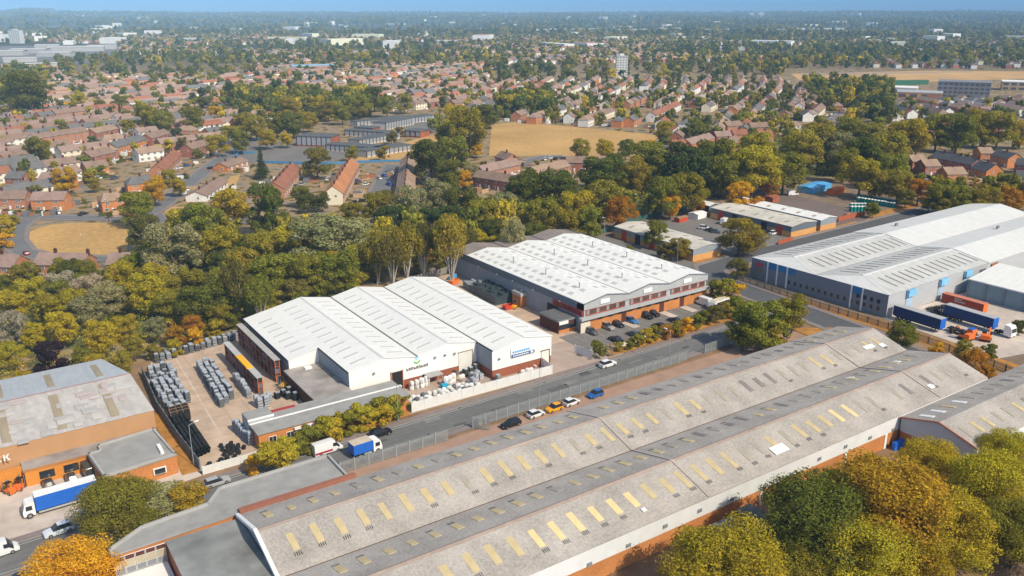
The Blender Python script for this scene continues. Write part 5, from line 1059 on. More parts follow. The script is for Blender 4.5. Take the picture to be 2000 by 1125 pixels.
psheet('verge', [(325, 404), (375, 404), (350, 422), (318, 422)], .05, dry_grass); psheet('verge', [(320, 434), (350, 434), (345, 450), (318, 446)], .054, dry_grass); psheet('verge', [(425, 380), (450, 345), (470, 340), (455, 375)], .058, dry_grass)
psheet('verge', [(245, 225), (300, 228), (290, 245), (240, 245)], .062, dry_grass); psheet('verge', [(1685, 225), (1712, 195), (1730, 195), (1715, 240)], .066, dry_grass)
res_asph = mat('asphalt_street', (.16, .16, .165), .9, .12)
road('street', [at(*p) for p in ((-120, 425), (60, 424), (230, 426), (270, 428), (305, 408), (345, 378), (385, 345), (420, 318), (455, 296), (480, 283), (510, 268))], 7, res_asph, .06)
road('street', [at(*p) for p in ((60, 424), (33, 445), (28, 470), (45, 492), (90, 503), (200, 506), (262, 500))], 6, res_asph, .072)
road('street', [at(*p) for p in ((300, 420), (312, 432), (345, 434), (450, 432), (560, 432), (578, 440), (540, 452))], 6, res_asph, .084)
road('street', [at(*p) for p in ((732, 395), (752, 350), (768, 322))], 8, res_asph, .06)
road('street', [at(*p) for p in ((60, 345), (85, 330), (110, 312), (135, 300), (165, 290), (200, 276), (270, 282))], 6, res_asph, .096)
road('street', [at(*p) for p in ((1010, 318), (1040, 312), (1060, 306), (1100, 306))], 6, res_asph, .06); road('street', [at(*p) for p in ((1290, 300), (1300, 285), (1315, 262), (1340, 255), (1400, 245))], 7, res_asph, .06)
road('street', [at(*p) for p in ((1610, 240), (1640, 218), (1665, 205))], 6, res_asph, .06); road('street', [at(*p) for p in ((1755, 246), (1775, 222), (1795, 205))], 7, res_asph, .06); road('street', [at(*p) for p in ((1870, 248), (1960, 258), (2010, 240))], 7, res_asph, .072)
g_ = 'cars parked in the streets of houses'; rc = random.Random(9)
SPOTS = [(163, 420, 0), (115, 417, 60), (12, 414, 40), (52, 497, 60), (115, 295, 0), (105, 305, 80), (137, 297, 30), (97, 346, 50), (195, 350, 10), (225, 350, 10), (364, 372, 60), (740, 350, 60), (765, 340, 60), (768, 335, 60), (760, 362, 60), (750, 345, 60), (430, 395, 30), (452, 375, 30), (700, 358, 0), (715, 362, 0), (705, 380, 20), (350, 330, 0), (365, 325, 0), (640, 352, 20), (960, 345, 30), (1085, 312, 0), (1075, 310, 0), (1065, 313, 20), (575, 366, 10), (590, 362, 10), (20, 448, 10), (695, 355, 0), (720, 345, 0), (1330, 283, 60), (1790, 245, 50), (1782, 250, 50), (1770, 236, 40), (1915, 242, 0), (1540, 228, 10), (860, 240, 20), (850, 243, 20), (843, 240, 30), (835, 244, 20), (150, 282, 0), (120, 300, 10), (60, 300, 10), (430, 285, 50), (1515, 225, 0), (1490, 222, 0)]
cn = {(.72, .73, .74): 'white', (.012, .013, .016): 'black', (.38, .39, .41): 'silver', (.10, .10, .11): 'grey', (.015, .12, .42): 'blue', (.35, .02, .02): 'red'}
for i, (px, py, a) in enumerate(SPOTS):
    c_ = RD if i in (2, 3) else rc.choice([W_, W_, W_, BK, SV, GY, BL]); x, y = at(px, py); t = car(x, y, R(a + 34), rc.choice(list(CARS)), c_, None, g_, .1, parts=i < 24); STK.append((t, cn[c_] + ' car', 'among the houses'))

# ------------------------------------------------------------------ trees
def leaf_mat(name, inst=False):
    m = bpy.data.materials.new(name); m.use_nodes = True; n = m.node_tree.nodes; L = m.node_tree.links; n.clear()
    out = n.new('ShaderNodeOutputMaterial'); df = n.new('ShaderNodeBsdfDiffuse'); tr = n.new('ShaderNodeBsdfTranslucent'); mx = n.new('ShaderNodeMixShader'); mx.inputs[0].default_value = .40
    if inst: a = n.new('ShaderNodeAttribute'); a.attribute_type = 'INSTANCER'; a.attribute_name = 'tint'; col = a.outputs['Color']
    else: col = n.new('ShaderNodeObjectInfo').outputs['Color']
    ge = n.new('ShaderNodeNewGeometry'); mr = n.new('ShaderNodeMapRange'); mr.inputs[3].default_value = .68; mr.inputs[4].default_value = 1.36; L.new(ge.outputs['Random Per Island'], mr.inputs[0])
    tc = n.new('ShaderNodeTexCoord'); no = n.new('ShaderNodeTexNoise'); no.inputs['Scale'].default_value = .5; no.inputs['Detail'].default_value = 3; L.new(tc.outputs['Object'], no.inputs['Vector'])
    hs = n.new('ShaderNodeHueSaturation'); L.new(col, hs.inputs['Color'])
    hm = n.new('ShaderNodeMapRange'); hm.inputs[1].default_value = .3; hm.inputs[2].default_value = .7; hm.inputs[3].default_value = .475; hm.inputs[4].default_value = .52; L.new(no.outputs['Fac'], hm.inputs[0]); L.new(hm.outputs[0], hs.inputs['Hue'])
    L.new(mr.outputs[0], hs.inputs['Value'])
    L.new(hs.outputs[0], df.inputs[0]); L.new(hs.outputs[0], tr.inputs[0]); L.new(df.outputs[0], mx.inputs[1]); L.new(tr.outputs[0], mx.inputs[2]); L.new(mx.outputs[0], out.inputs[0])
    return m
leaf = leaf_mat('leaf'); leaf_i = leaf_mat('leaf_far', True)
bark = mat('bark', (.13, .10, .075), .95, .25, 2.0); bark_pale = mat('bark_pale', (.42, .37, .31), .9, .2, 2.0)
def crown_mesh(seed, nlobe, nleaf, size, shape='round', m=None, name='crown'):
    """unit crown (about 1 wide radius 0.5, 1 high) made of leaf sprays on many lobes"""
    g = np.random.RandomState(seed); lobes = []
    for k in range(nlobe):
        if shape == 'cone':
            z = g.rand() ** 1.3; r = .44 * (1 - z) * np.sqrt(g.rand()); lr = .10 + .13 * (1 - z)
        elif shape == 'column':
            z = g.rand(); r = .30 * np.sqrt(g.rand()) * (1 - (2 * z - 1) ** 4); lr = .16
        elif shape == 'umbrella':
            z = .62 + .33 * g.rand(); r = .40 * np.sqrt(g.rand()); z -= .28 * (r / .4) ** 2 * .6; lr = .13 + .05 * g.rand()
        else:
            z = .12 + .78 * g.rand(); w_ = math.sqrt(max(.02, 1 - ((z - .45) / .55) ** 2)); r = .42 * w_ * g.rand() ** .5; lr = (.065 + .105 * g.rand()) * (1.15 if shape == 'wide' else 1)
        a = g.rand() * 6.283; lobes.append((r * math.cos(a), r * math.sin(a), z, lr))
    Lb = np.array(lobes); wts = Lb[:, 3] ** 2; wts /= wts.sum()
    idx = g.choice(len(Lb), nleaf, p=wts); d = g.normal(size=(nleaf, 3)); d[:, 2] += .25; d /= np.linalg.norm(d, axis=1)[:, None]
    rad = Lb[idx, 3] * (.72 + .36 * g.rand(nleaf)); P = Lb[idx, :3] + d * rad[:, None] * np.array([1, 1, .8])
    nrm = d + g.normal(size=(nleaf, 3)) * .45; nrm /= np.linalg.norm(nrm, axis=1)[:, None]
    t1 = np.cross(nrm, g.normal(size=(nleaf, 3))); t1 /= np.linalg.norm(t1, axis=1)[:, None]; t2 = np.cross(nrm, t1)
    s = size * (.6 + .9 * g.rand(nleaf))[:, None]; el = (.45 + .4 * g.rand(nleaf))[:, None]
    V = np.stack([P - t1 * s, P + t2 * s * el + nrm * s * .15, P + t1 * s, P - t2 * s * el + nrm * s * .1], 1).reshape(-1, 3)
    V[:, 2] = np.maximum(V[:, 2], .0)
    me = bpy.data.meshes.new(name); me.vertices.add(len(V)); me.vertices.foreach_set('co', V.ravel()); me.loops.add(nleaf * 4); me.loops.foreach_set('vertex_index', np.arange(nleaf * 4)); me.polygons.add(nleaf); me.polygons.foreach_set('loop_start', np.arange(0, nleaf * 4, 4)); me.update(calc_edges=True); me.materials.append(m or leaf)
    return me
def trunk_mesh(seed, kind='b'):
    r = random.Random(seed); mb = MB()
    if kind == 'w':     # several pale stems fanning up to a high canopy
        for k in range(8):
            a = k * .79 + r.uniform(-.2, .2); s_ = r.uniform(.10, .30); b = Vector((r.uniform(-.05, .05), r.uniform(-.05, .05), 0)); mid = Vector((s_ * .45 * math.cos(a), s_ * .45 * math.sin(a), .34)); top = Vector((s_ * math.cos(a), s_ * math.sin(a), .72))
            mb.tube(b, mid, .022, .016, 5, cap=False); mb.tube(mid, top, .016, .008, 5, cap=False)
            for q in range(2): e = mid.lerp(top, .3 + .35 * q); mb.tube(e, e + Vector((r.uniform(-.12, .12), r.uniform(-.12, .12), .16)), .009, .004, 4, cap=False)
    else:
        mb.tube((0, 0, -.02), (0, 0, .25), .03, .022, 7, cap=False); mb.tube((0, 0, .25), (r.uniform(-.03, .03), r.uniform(-.03, .03), .6), .022, .01, 6, cap=False)
        for k in range(6):
            a = k * 1.05 + r.uniform(-.3, .3); z = r.uniform(.18, .4); mb.tube((0, 0, z), (.28 * math.cos(a), .28 * math.sin(a), z + r.uniform(.15, .3)), .013, .005, 5, cap=False)
    return mb.mesh('trunk', bark_pale if kind == 'w' else bark)
CR = {'b': [crown_mesh(s, 46, 9000, .0195) for s in (1, 2, 3, 4)] , 'o': [crown_mesh(s, 38, 8000, .020, 'wide') for s in (21, 22, 23)], 'c': [crown_mesh(s, 40, 3000, .026, 'cone') for s in (31, 32)], 'k': [crown_mesh(s, 30, 3000, .028, 'column') for s in (41,)],
      'w': [crown_mesh(s, 34, 5500, .020, 'umbrella') for s in (51, 52)], 'u': [crown_mesh(s, 18, 3000, .032, 'wide') for s in (61, 62, 63)], 'F': [crown_mesh(s, 120, 34000, .0105) for s in (71, 72, 73)], 'M': [crown_mesh(s, 24, 2200, .038) for s in (81, 82, 83, 84)]}
TRK = {k: [trunk_mesh(s, k) for s in (1, 2)] for k in ('b', 'w')}
TC = {'G': (.140, .155, .026), 'g': (.235, .235, .030), 'o': (.315, .270, .032), 'y': (.44, .365, .028), 'Y': (.66, .42, .020), 's': (.32, .31, .135), 'B': (.42, .355, .24), 'r': (.46, .245, .025), 'p': (.055, .028, .038), 't': (.080, .110, .030), 'n': (.190, .170, .036), 'a': (.47, .325, .03)}
TN = {'G': 'dark green', 'g': 'mid green', 'o': 'olive', 'y': 'yellow-green', 'Y': 'golden yellow', 's': 'silvery', 'B': 'straw coloured', 'r': 'rust orange', 'p': 'dark purple', 't': 'deep green', 'n': 'brownish green', 'a': 'amber'}
KN = {'b': 'broadleaf tree', 'o': 'spreading tree', 'c': 'conical tree', 'k': 'columnar tree', 'w': 'pale-stemmed tree', 'u': 'bush', 'F': 'large broadleaf tree', 'M': 'broadleaf tree'}
NM = {'b': 'broadleaf_tree', 'o': 'spreading_tree', 'c': 'conical_tree', 'k': 'columnar_tree', 'w': 'pale_stemmed_tree', 'u': 'bush', 'F': 'broadleaf_tree', 'M': 'broadleaf_tree'}
RAT = {'b': 1.0, 'o': .95, 'c': 2.0, 'k': 2.6, 'w': 1.75, 'u': .85, 'F': 1.1, 'M': 1.15}
TREES = []
rt = random.Random(3)
def tree_at(x, y, w_, kind, ck, rat=None, obj=True):
    """x, y on the ground, w_ crown width in metres"""
    rat = rat or RAT[kind]; c = TC[ck]; j = rt.uniform(.85, 1.18); c = (c[0] * j * rt.uniform(.93, 1.08), c[1] * j, c[2] * j)
    H = w_ * rat; lift = 0 if kind in 'uwc' else .12 * H
    t = empty(NM[kind], (x, y, 0), rt.uniform(0, 6.28), None, 'bush' if kind == 'u' else 'tree', 'bushes and shrubs' if kind == 'u' else 'trees of the wood and gardens')
    link(rt.choice(CR[kind]), 'crown', t, (0, 0, lift), 0, (w_ * rt.uniform(.86, 1.16), w_ * rt.uniform(.86, 1.16), H - lift), c)
    if kind != 'u': link(rt.choice(TRK['w' if kind == 'w' else 'b']), 'trunk', t, None, 0, (w_, w_, H))
    TREES.append((t, f'{TN[ck]} {KN[kind]}', x, y)); return t
def T(px, py, wpx, kind='b', ck='g', rat=None):
    """crown centre and width in photograph pixels"""
    rt_ = rat or RAT[kind]; x, y = at(px, py); w_ = 8.0
    for _ in range(6):
        H = w_ * rt_; zc = H * (.5 if kind in 'uc' else .72 if kind == 'w' else .56); zc = min(zc, 40); x, y = at(px, py, zc); w_ = max(.8, wpx * depth(x, y, zc) / FPX)
    return tree_at(x, y, w_, kind, ck, rt_)
LIST = '''1410 1100 250 F y .7;1590 1015 230 F G .8;1735 985 240 F a .85;1690 1085 200 F y .8;1850 1030 190 F y .85;1930 955 190 F y .9;1990 1040 160 F g .9;1815 910 120 F y .9;1560 1100 150 F o .7;1640 960 120 F o .8;1790 1080 150 F y .8;1965 885 110 F y .9;
228 992 165 F g .85;300 975 120 o s .6;360 972 92 b a .72;140 1115 175 F Y .75;212 1090 70 b g;275 1030 80 o g;
530 900 85 u y;560 880 60 u y;600 858 60 u g;640 838 62 u y;680 826 55 u g;700 815 60 u y;735 800 55 u g;765 795 50 u y;785 785 40 u g;505 905 50 u Y;585 868 52 u g;622 850 52 u y;655 842 52 u y;748 810 46 u y;772 800 44 u g;545 895 50 u g;660 822 45 u y;720 820 45 u y;
1490 632 115 b g .9;1452 648 90 b g .8;1550 610 78 b o 1;1520 655 70 u o;1415 570 58 u o;1437 572 44 u Y;1395 566 40 u g;1165 683 34 u g 1.1;1190 683 24 u B;1210 677 24 u o;1228 674 22 u g;1244 664 27 u g;1262 656 32 u y;1278 650 34 u o;1300 648 34 u r;1322 642 38 u o;1343 634 34 u Y;1360 628 36 u g;1376 620 34 u g;1400 612 44 b n .9;1420 606 40 u o;1440 600 50 u g;1330 650 26 u r;1255 668 24 u o;
1440 523 42 b n;1488 535 26 u y;1765 655 60 b g;1832 684 34 u Y;1905 712 72 o r;1880 680 40 b o;1935 688 40 u G;1992 638 30 b G;1988 742 44 b G;1860 715 30 u Y;1925 735 50 u r;
1280 455 58 b g;1326 484 46 b o;1445 458 92 o o .85;1706 408 34 b g;1770 386 38 b g;1815 398 30 b o;1465 475 40 u r;1300 490 40 u n;1230 488 22 u g;
15 598 70 b y;28 642 80 b B;65 655 60 b y;120 640 80 b y;165 612 80 b s;205 585 80 b s;195 660 80 b y;242 640 60 b y;98 702 72 b p 1.25;18 692 60 b y;40 742 44 u y;158 704 56 b g;190 712 60 b y;238 712 56 b o;262 680 50 b o;285 575 95 b y;330 600 70 b o;345 655 46 b r;375 635 50 b r;305 640 50 b s;400 592 95 b G;372 556 80 b o;440 560 90 b g;478 600 60 b g;432 618 55 b o;505 570 62 w g;460 545 70 w n;340 680 40 u y;380 660 40 u Y;420 645 44 u y;300 690 40 u o;450 630 44 u g;490 615 40 u o;
335 487 120 b s;400 440 110 b g;456 402 85 b y;520 408 95 b G 1.2;424 482 90 b y;300 545 70 b y;240 545 85 b y;180 565 70 b B;118 560 70 b B;58 572 70 b y;150 590 60 b y;90 600 60 b o;370 500 60 b g;
560 482 95 b y;620 468 115 b s;684 470 105 b s;540 535 95 b g;600 535 95 b g;655 530 95 b g;705 512 80 b o;470 520 85 b o;512 492 85 b o;575 570 60 b n;630 570 50 u g;680 555 50 u y;530 590 60 u o;585 590 50 u g;730 530 46 u o;
735 478 64 w o;792 470 72 w o;825 466 66 w n;880 458 80 w o;912 464 44 w n;765 490 60 w n;770 520 40 u g;820 515 44 u y;860 508 44 u g;895 500 40 u y;840 500 36 u Y;
690 420 62 b o;730 402 60 b o;752 392 50 b n;762 428 62 b t;805 402 85 b s;852 392 92 b s;900 402 82 b G;940 422 74 b o;962 452 62 b G;985 402 64 b s;1002 452 54 w s;930 470 52 b y;962 482 50 u y;990 475 44 u g;880 425 60 b t;840 430 60 b t;1020 470 40 u o;
1020 372 95 b G;1080 372 95 b G;1122 412 92 b y;1170 392 92 b o;1212 412 72 b r;1062 420 82 b g;1102 442 80 b o;1040 460 60 b G;1152 432 72 b g;1182 342 92 b G;1232 342 84 b o;1262 312 84 b g;1332 330 115 b t;1392 312 95 b G;1292 382 84 b g;1342 372 84 b o;1364 396 42 b r;1310 402 50 b Y;1282 397 32 b r;1422 342 84 b g;1442 380 60 b Y;1472 330 105 b y;1482 292 84 b y;1532 332 84 b g;1562 292 92 b o;1602 282 92 b o;1505 362 44 b r;1650 318 70 b o;1632 292 84 b s;1692 302 84 b G;1682 342 84 b y;1732 292 84 b o;1742 332 74 b g;1786 266 84 b y;1756 362 66 b o;1832 386 66 b o;1832 254 76 b g;1872 256 80 b g;1906 246 76 b y;1952 250 76 b o;1996 258 60 b y;1872 388 66 b g;1922 390 66 b o;1972 390 64 b r;2008 380 60 b o;1700 265 60 b o;1660 255 60 b g;1610 250 50 b o;1760 262 60 b y;1480 400 40 u r;1720 360 60 b o;1795 372 56 b r;
842 310 92 b G;884 300 82 b g;890 240 64 b y 1.3;915 252 84 b o 1.2;942 230 62 b G;872 340 62 b G;920 335 36 b s;878 266 62 b g;930 292 30 b Y;1135 290 42 b o;1180 290 42 b y;1222 290 42 b G;1140 305 30 b o;1272 282 22 b Y;1300 255 46 b y;1355 250 42 b g;1376 255 26 b G;975 150 16 c t 2.8;905 350 40 b Y;880 355 40 b g;
262 405 72 b g;282 452 84 b n;125 350 56 b Y;300 370 60 b Y;350 364 38 b y;65 352 26 k y 2;76 292 62 b o;510 320 36 c t 1.7;618 316 64 b n;588 382 44 b g;628 392 40 b G;600 395 40 b G;425 282 46 b y;345 262 28 b t;320 237 48 b g;290 227 62 b o;372 230 52 b g;422 222 36 b Y;402 205 40 b G;450 180 22 k t 2.6;470 195 20 k t;250 246 30 b o;235 222 18 c G;72 206 18 c Y 1.8;45 178 92 b G;15 190 50 b G;150 194 40 b y;232 200 32 b g;195 205 26 b o;185 360 30 b o;170 345 26 b y;200 335 30 u g;470 275 46 b g;450 262 40 b o;500 247 50 b o;540 242 52 b g;572 242 52 b G;602 236 42 b o;520 270 40 b y;480 240 50 b o;560 272 32 b y;686 298 32 b o;750 300 34 u o;780 256 20 b n;764 268 26 b n;668 220 44 b g;640 215 40 b o;700 205 50 b g;755 205 44 b g;560 210 50 b o;620 205 44 b y;480 225 40 b G;730 190 50 b G;790 200 40 b o;330 345 34 b y;385 300 20 b g;10 440 50 u y;10 470 36 u Y;28 430 24 u o'''
for it in LIST.replace('\n', '').split(';'):
    q = it.split()
    if q: T(float(q[0]), float(q[1]), float(q[2]), q[3], q[4], float(q[5]) if len(q) > 5 else None)
# ------------------------------------------------------------------ streets of houses and trees further out
rz_ = random.Random(21)
HP = []      # x, y, rot, length, depth, hip, wall key, roof key
placed = [(h[2], h[3], max(h[4], h[5])) for h in HOUSES]
def inpoly(x, y, P):
    c = False; j = len(P) - 1
    for i in range(len(P)):
        if (P[i][1] > y) != (P[j][1] > y) and x < (P[j][0] - P[i][0]) * (y - P[i][1]) / (P[j][1] - P[i][1]) + P[i][0]: c = not c
        j = i
    return c
NOBUILD = [[(955, 236), (1300, 256), (1245, 310), (945, 308)], [(560, 215), (870, 215), (890, 310), (450, 325), (450, 290)], [(830, 215), (985, 215), (985, 310), (800, 345)], [(1530, 134), (2060, 134), (2060, 172), (1530, 170)], [(100, 108), (500, 108), (500, 152), (120, 152)],
    [(950, 128), (1560, 118), (1560, 150), (1300, 158), (950, 160)], [(1500, 240), (2060, 235), (2060, 400), (1500, 400)], [(1430, 118), (1700, 118), (1700, 145), (1430, 145)], [(1730, 165), (2060, 165), (2060, 198), (1730, 202)], [(0, 438), (260, 438), (260, 500), (0, 500)], [(600, 110), (960, 108), (960, 128), (600, 130)], [(540, 205), (720, 195), (720, 240), (540, 240)], [(-20, 85), (235, 85), (235, 135), (-20, 135)]]
WOODS = [NOBUILD[4], NOBUILD[5], NOBUILD[7], NOBUILD[10], NOBUILD[11], [(1560, 172), (1740, 172), (1740, 250), (1660, 250)], [(0, 150), (90, 150), (90, 215), (0, 215)], [(980, 205), (1080, 200), (1080, 235), (980, 230)], [(440, 195), (620, 195), (620, 235), (440, 235)]]
grid = {}
def clear(x, y, r):
    for hx, hy, s_ in placed:
        if abs(x - hx) < s_ * .5 + r and abs(y - hy) < s_ * .5 + r: return False
    return True
zones = [([(-60, 150), (560, 130), (960, 150), (930, 215), (560, 240), (-60, 300)], 24), ([(-60, 225), (480, 215), (480, 300), (-60, 420)], 20), ([(930, 150), (1580, 160), (1580, 250), (1290, 300), (930, 240)], 40), ([(1560, 185), (2080, 190), (2080, 260), (1560, 250)], 58), ([(-60, 62), (2080, 62), (2080, 150), (-60, 150)], 33)]
for P, ang in zones:
    W_pts = [at(*p) for p in P]; xs = [p[0] for p in W_pts]; ys = [p[1] for p in W_pts]
    ca_, sa_ = math.cos(R(ang)), math.sin(R(ang)); cx, cy = sum(xs) / len(xs), sum(ys) / len(ys); ext = max(max(xs) - min(xs), max(ys) - min(ys)) * .8
    v = -ext
    k_ = 0
    while v < ext:
        u = -ext; k_ += 1; bend = rz_.uniform(-.25, .25); L = 15
        while u < ext:
            far = None
            L = rz_.choice((14, 15, 15, 16, 24, 30))
            vv = v + 14 * math.sin(u / 140 + k_ // 6) * 1.0
            x, y = cx + u * ca_ - vv * sa_, cy + u * sa_ + vv * ca_
            px, py = pix(x, y)
            u += L + rz_.choice((2, 3, 3, 4, 8))
            if py < 55 or px < -80 or px > 2080 or not inpoly(px, py, P): continue
            d = math.hypot(x, y)
            if d > 5200: continue
            if any(inpoly(px, py, q) for q in NOBUILD): continue
            n2 = math.sin(x * .0041 + 1.3) * math.sin(y * .0037 + .4) + .35 * math.sin(x * .011 + y * .008)
            if d > 1500 and n2 < (-.25 if d < 2600 else -.3): continue
            if rz_.random() < (.10 if d < 1500 else .22): continue
            if d < 760 and not clear(x, y, 4): continue
            wk = rz_.choice(('brick', 'white', 'white', 'cream', 'cream', 'white', 'red', 'orange')); rk = rz_.choice(('brown', 'brown', 'pink', 'tan', 'grey', 'red', 'pink', 'grey'))
            HP.append((d, x, y, R(ang) + bend * .2 + rz_.uniform(-.04, .04) + 14 / 140 * math.cos(u / 140 + k_ // 6), L, rz_.uniform(7.5, 8.8), rz_.choice((0, 0, 3.2)) if L < 20 else 0, wk, rk))
        v += 17 if k_ % 2 else 24
HP.sort()
def simple_house(L, D, hip, zr=7.8, ze=5.1):
    w_, r = house_body(L, D, ze, zr, hip); n = max(2, round(L / 3.6))
    for k in range(n):
        x = -L / 2 + (k + .5) * L / n
        for sd in (-1, 1):
            for z in (.9, 3.5): w_.box(x - .75, x + .75, min(sd * D / 2, sd * (D / 2 + .04)), max(sd * D / 2, sd * (D / 2 + .04)), z, z + 1.2, 1)
    return w_.mesh('wall', [tinted_rough, mat('pane_far', (.22, .23, .25), .4, .3, 1.0)]), r.mesh('roof', roof_tiles)
SH = {}
MAXH = 300 - len(HOUSES)
for d, x, y, rz, L, D, hip, wk, rk in HP[:MAXH]:
    key = (L, hip > 0)
    if key not in SH: SH[key] = simple_house(L, 8, hip)
    t = empty('brick_house' if wk not in ('white', 'cream') else 'rendered_house', (x, y, 0), rz, None, 'house', 'houses of the estate beyond the wood')
    link(SH[key][0], 'wall', t, col=wall_cols[wk]); ro = link(SH[key][1], 'roof', t, col=roof_cols[rk]); link(CHIM, 'chimney', ro, (0, 0, 8.0))
    HOUSES.append((t, f'{wk if wk in ("white", "cream", "orange", "red") else ""} {"brick" if wk in ("brick", "orange", "red") else "rendered"} {"terrace" if L > 20 else "semi"} with {rk} {"hipped " if hip else ""}roof'.strip(), x, y, L, 8))
# the remaining far houses as one mass
far_v, far_f, far_m = [], [], []
wk_l, rk_l = list(wall_cols), list(roof_cols)
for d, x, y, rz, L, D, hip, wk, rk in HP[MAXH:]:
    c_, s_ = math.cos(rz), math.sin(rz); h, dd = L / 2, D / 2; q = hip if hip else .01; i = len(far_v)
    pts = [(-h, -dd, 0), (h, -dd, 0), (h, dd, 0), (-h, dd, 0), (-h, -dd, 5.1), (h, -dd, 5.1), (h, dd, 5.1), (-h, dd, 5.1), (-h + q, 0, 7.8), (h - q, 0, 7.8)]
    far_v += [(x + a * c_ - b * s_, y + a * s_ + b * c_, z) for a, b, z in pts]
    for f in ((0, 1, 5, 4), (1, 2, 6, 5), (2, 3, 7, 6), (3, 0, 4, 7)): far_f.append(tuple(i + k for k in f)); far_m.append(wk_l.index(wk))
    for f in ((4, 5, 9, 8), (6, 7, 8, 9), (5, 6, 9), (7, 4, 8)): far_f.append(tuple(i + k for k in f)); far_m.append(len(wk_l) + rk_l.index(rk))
for k in range(130):      # pale works and flats scattered through the far town
    px, py = rz_.uniform(-40, 2040), 34 + 62 * rz_.random() ** 1.6; x, y = at(px, py); z0 = max(0, hill_z(math.hypot(x, y), math.atan2(x, y)) - 1) if math.hypot(x, y) > 4200 else 0; rz = rz_.uniform(0, 3); c_, s_ = math.cos(rz), math.sin(rz); h, dd, hh = rz_.uniform(12, 60), rz_.uniform(8, 24), rz_.uniform(8, 22); i = len(far_v)
    if math.hypot(x, y) > 9000: continue
    far_v += [(x + a * c_ - b * s_, y + a * s_ + b * c_, z) for a, b, z in [(-h, -dd, z0), (h, -dd, z0), (h, dd, z0), (-h, dd, z0), (-h, -dd, z0 + hh), (h, -dd, z0 + hh), (h, dd, z0 + hh), (-h, dd, z0 + hh)]]
    for f in ((0, 1, 5, 4), (1, 2, 6, 5), (2, 3, 7, 6), (3, 0, 4, 7), (4, 5, 6, 7)): far_f.append(tuple(i + k2 for k2 in f)); far_m.append(wk_l.index(rz_.choice(('white', 'white', 'cream')) if f[0] != 4 or rz_.random() < .7 else 'brick'))
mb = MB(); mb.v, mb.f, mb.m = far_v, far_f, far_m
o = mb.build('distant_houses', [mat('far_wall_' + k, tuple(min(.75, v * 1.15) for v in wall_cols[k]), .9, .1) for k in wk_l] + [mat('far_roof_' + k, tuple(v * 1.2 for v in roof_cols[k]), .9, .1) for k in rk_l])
tag(o, 'mass of small brown roofed houses spreading to the far town', 'houses', kind='stuff')
# garden clutter: sheds, walls, hedges and parked cars too small to tell apart
mb = MB(); cc = [(.7, .7, .68), (.30, .17, .09), (.16, .16, .17), (.36, .14, .07), (.06, .075, .02), (.02, .02, .025), (.45, .30, .18), (.42, .36, .31), (.33, .20, .15)]
for d, x, y, rz, L, D, hip, wk, rk in [h for h in HP if h[0] < 1700] + [(0, h[2], h[3], h[0].rotation_euler.z, h[4], 8, 0, '', '') for h in HOUSES[:len(NEAR)]]:
    c_, s_ = math.cos(rz), math.sin(rz)
    for k in range(6 if d else 20):
        a = rz_.uniform(-L / 2, L / 2); b = rz_.choice((-1, 1)) * rz_.uniform(D / 2 + 3, D / 2 + 8); ty = rz_.random()
        if ty < .22: sx, sy, h_, m_ = rz_.uniform(1.5, 3), rz_.uniform(2, 4.5), rz_.uniform(.06, .16), rz_.choice((6, 2, 7, 8, 3))
        elif ty < .42: sx, sy, h_, m_ = 1.6, .8, 1.3, rz_.choice((0, 2, 5, 0))
        elif ty < .6: sx, sy, h_, m_ = rz_.uniform(1, 2), rz_.uniform(.8, 1.4), 2.1, rz_.choice((0, 1, 2, 6))
        else: sx, sy, h_, m_ = .2, rz_.uniform(2, 4), rz_.uniform(1, 1.9), rz_.choice((4, 4, 3, 1, 6))
        q = rz_.choice((0, 1.57)); c2, s2 = math.cos(rz + q), math.sin(rz + q); X, Y = x + a * c_ - b * s_, y + a * s_ + b * c_
        if d == 0 and any(abs(X - h[2]) < h[4] * .5 and abs(Y - h[3]) < 5 for h in HOUSES[:len(NEAR)]): continue
        P4 = [(X + u_ * c2 - v_ * s2, Y + u_ * s2 + v_ * c2) for u_, v_ in ((-sx, -sy), (sx, -sy), (sx, sy), (-sx, sy))]; mb.poly(P4, 0, h_, m_)
o = mb.build('garden_clutter', [mat(f'clutter_{i}', c, .8, .15) for i, c in enumerate(cc)]); tag(o, 'garden sheds, walls, hedges and small cars between the houses', 'garden clutter', kind='stuff')

for h in HOUSES[:len(NEAR)]:      # garden bushes and small trees by the nearer houses
    for q in range(4):
        a = h[0].rotation_euler.z; u_ = rz_.uniform(-h[4] / 2 - 3, h[4] / 2 + 3); v_ = rz_.choice((-1, 1)) * rz_.uniform(h[5] / 2 + 4, h[5] / 2 + 11); X, Y = h[2] + u_ * math.cos(a) - v_ * math.sin(a), h[3] + u_ * math.sin(a) + v_ * math.cos(a)
        if clear(X, Y, 1.0) and not inpoly(*pix(X, Y), [(40, 430), (255, 430), (255, 500), (40, 500)]): tree_at(X, Y, rz_.uniform(1.8, 4.2), 'u', rz_.choice('gyoGYg'))
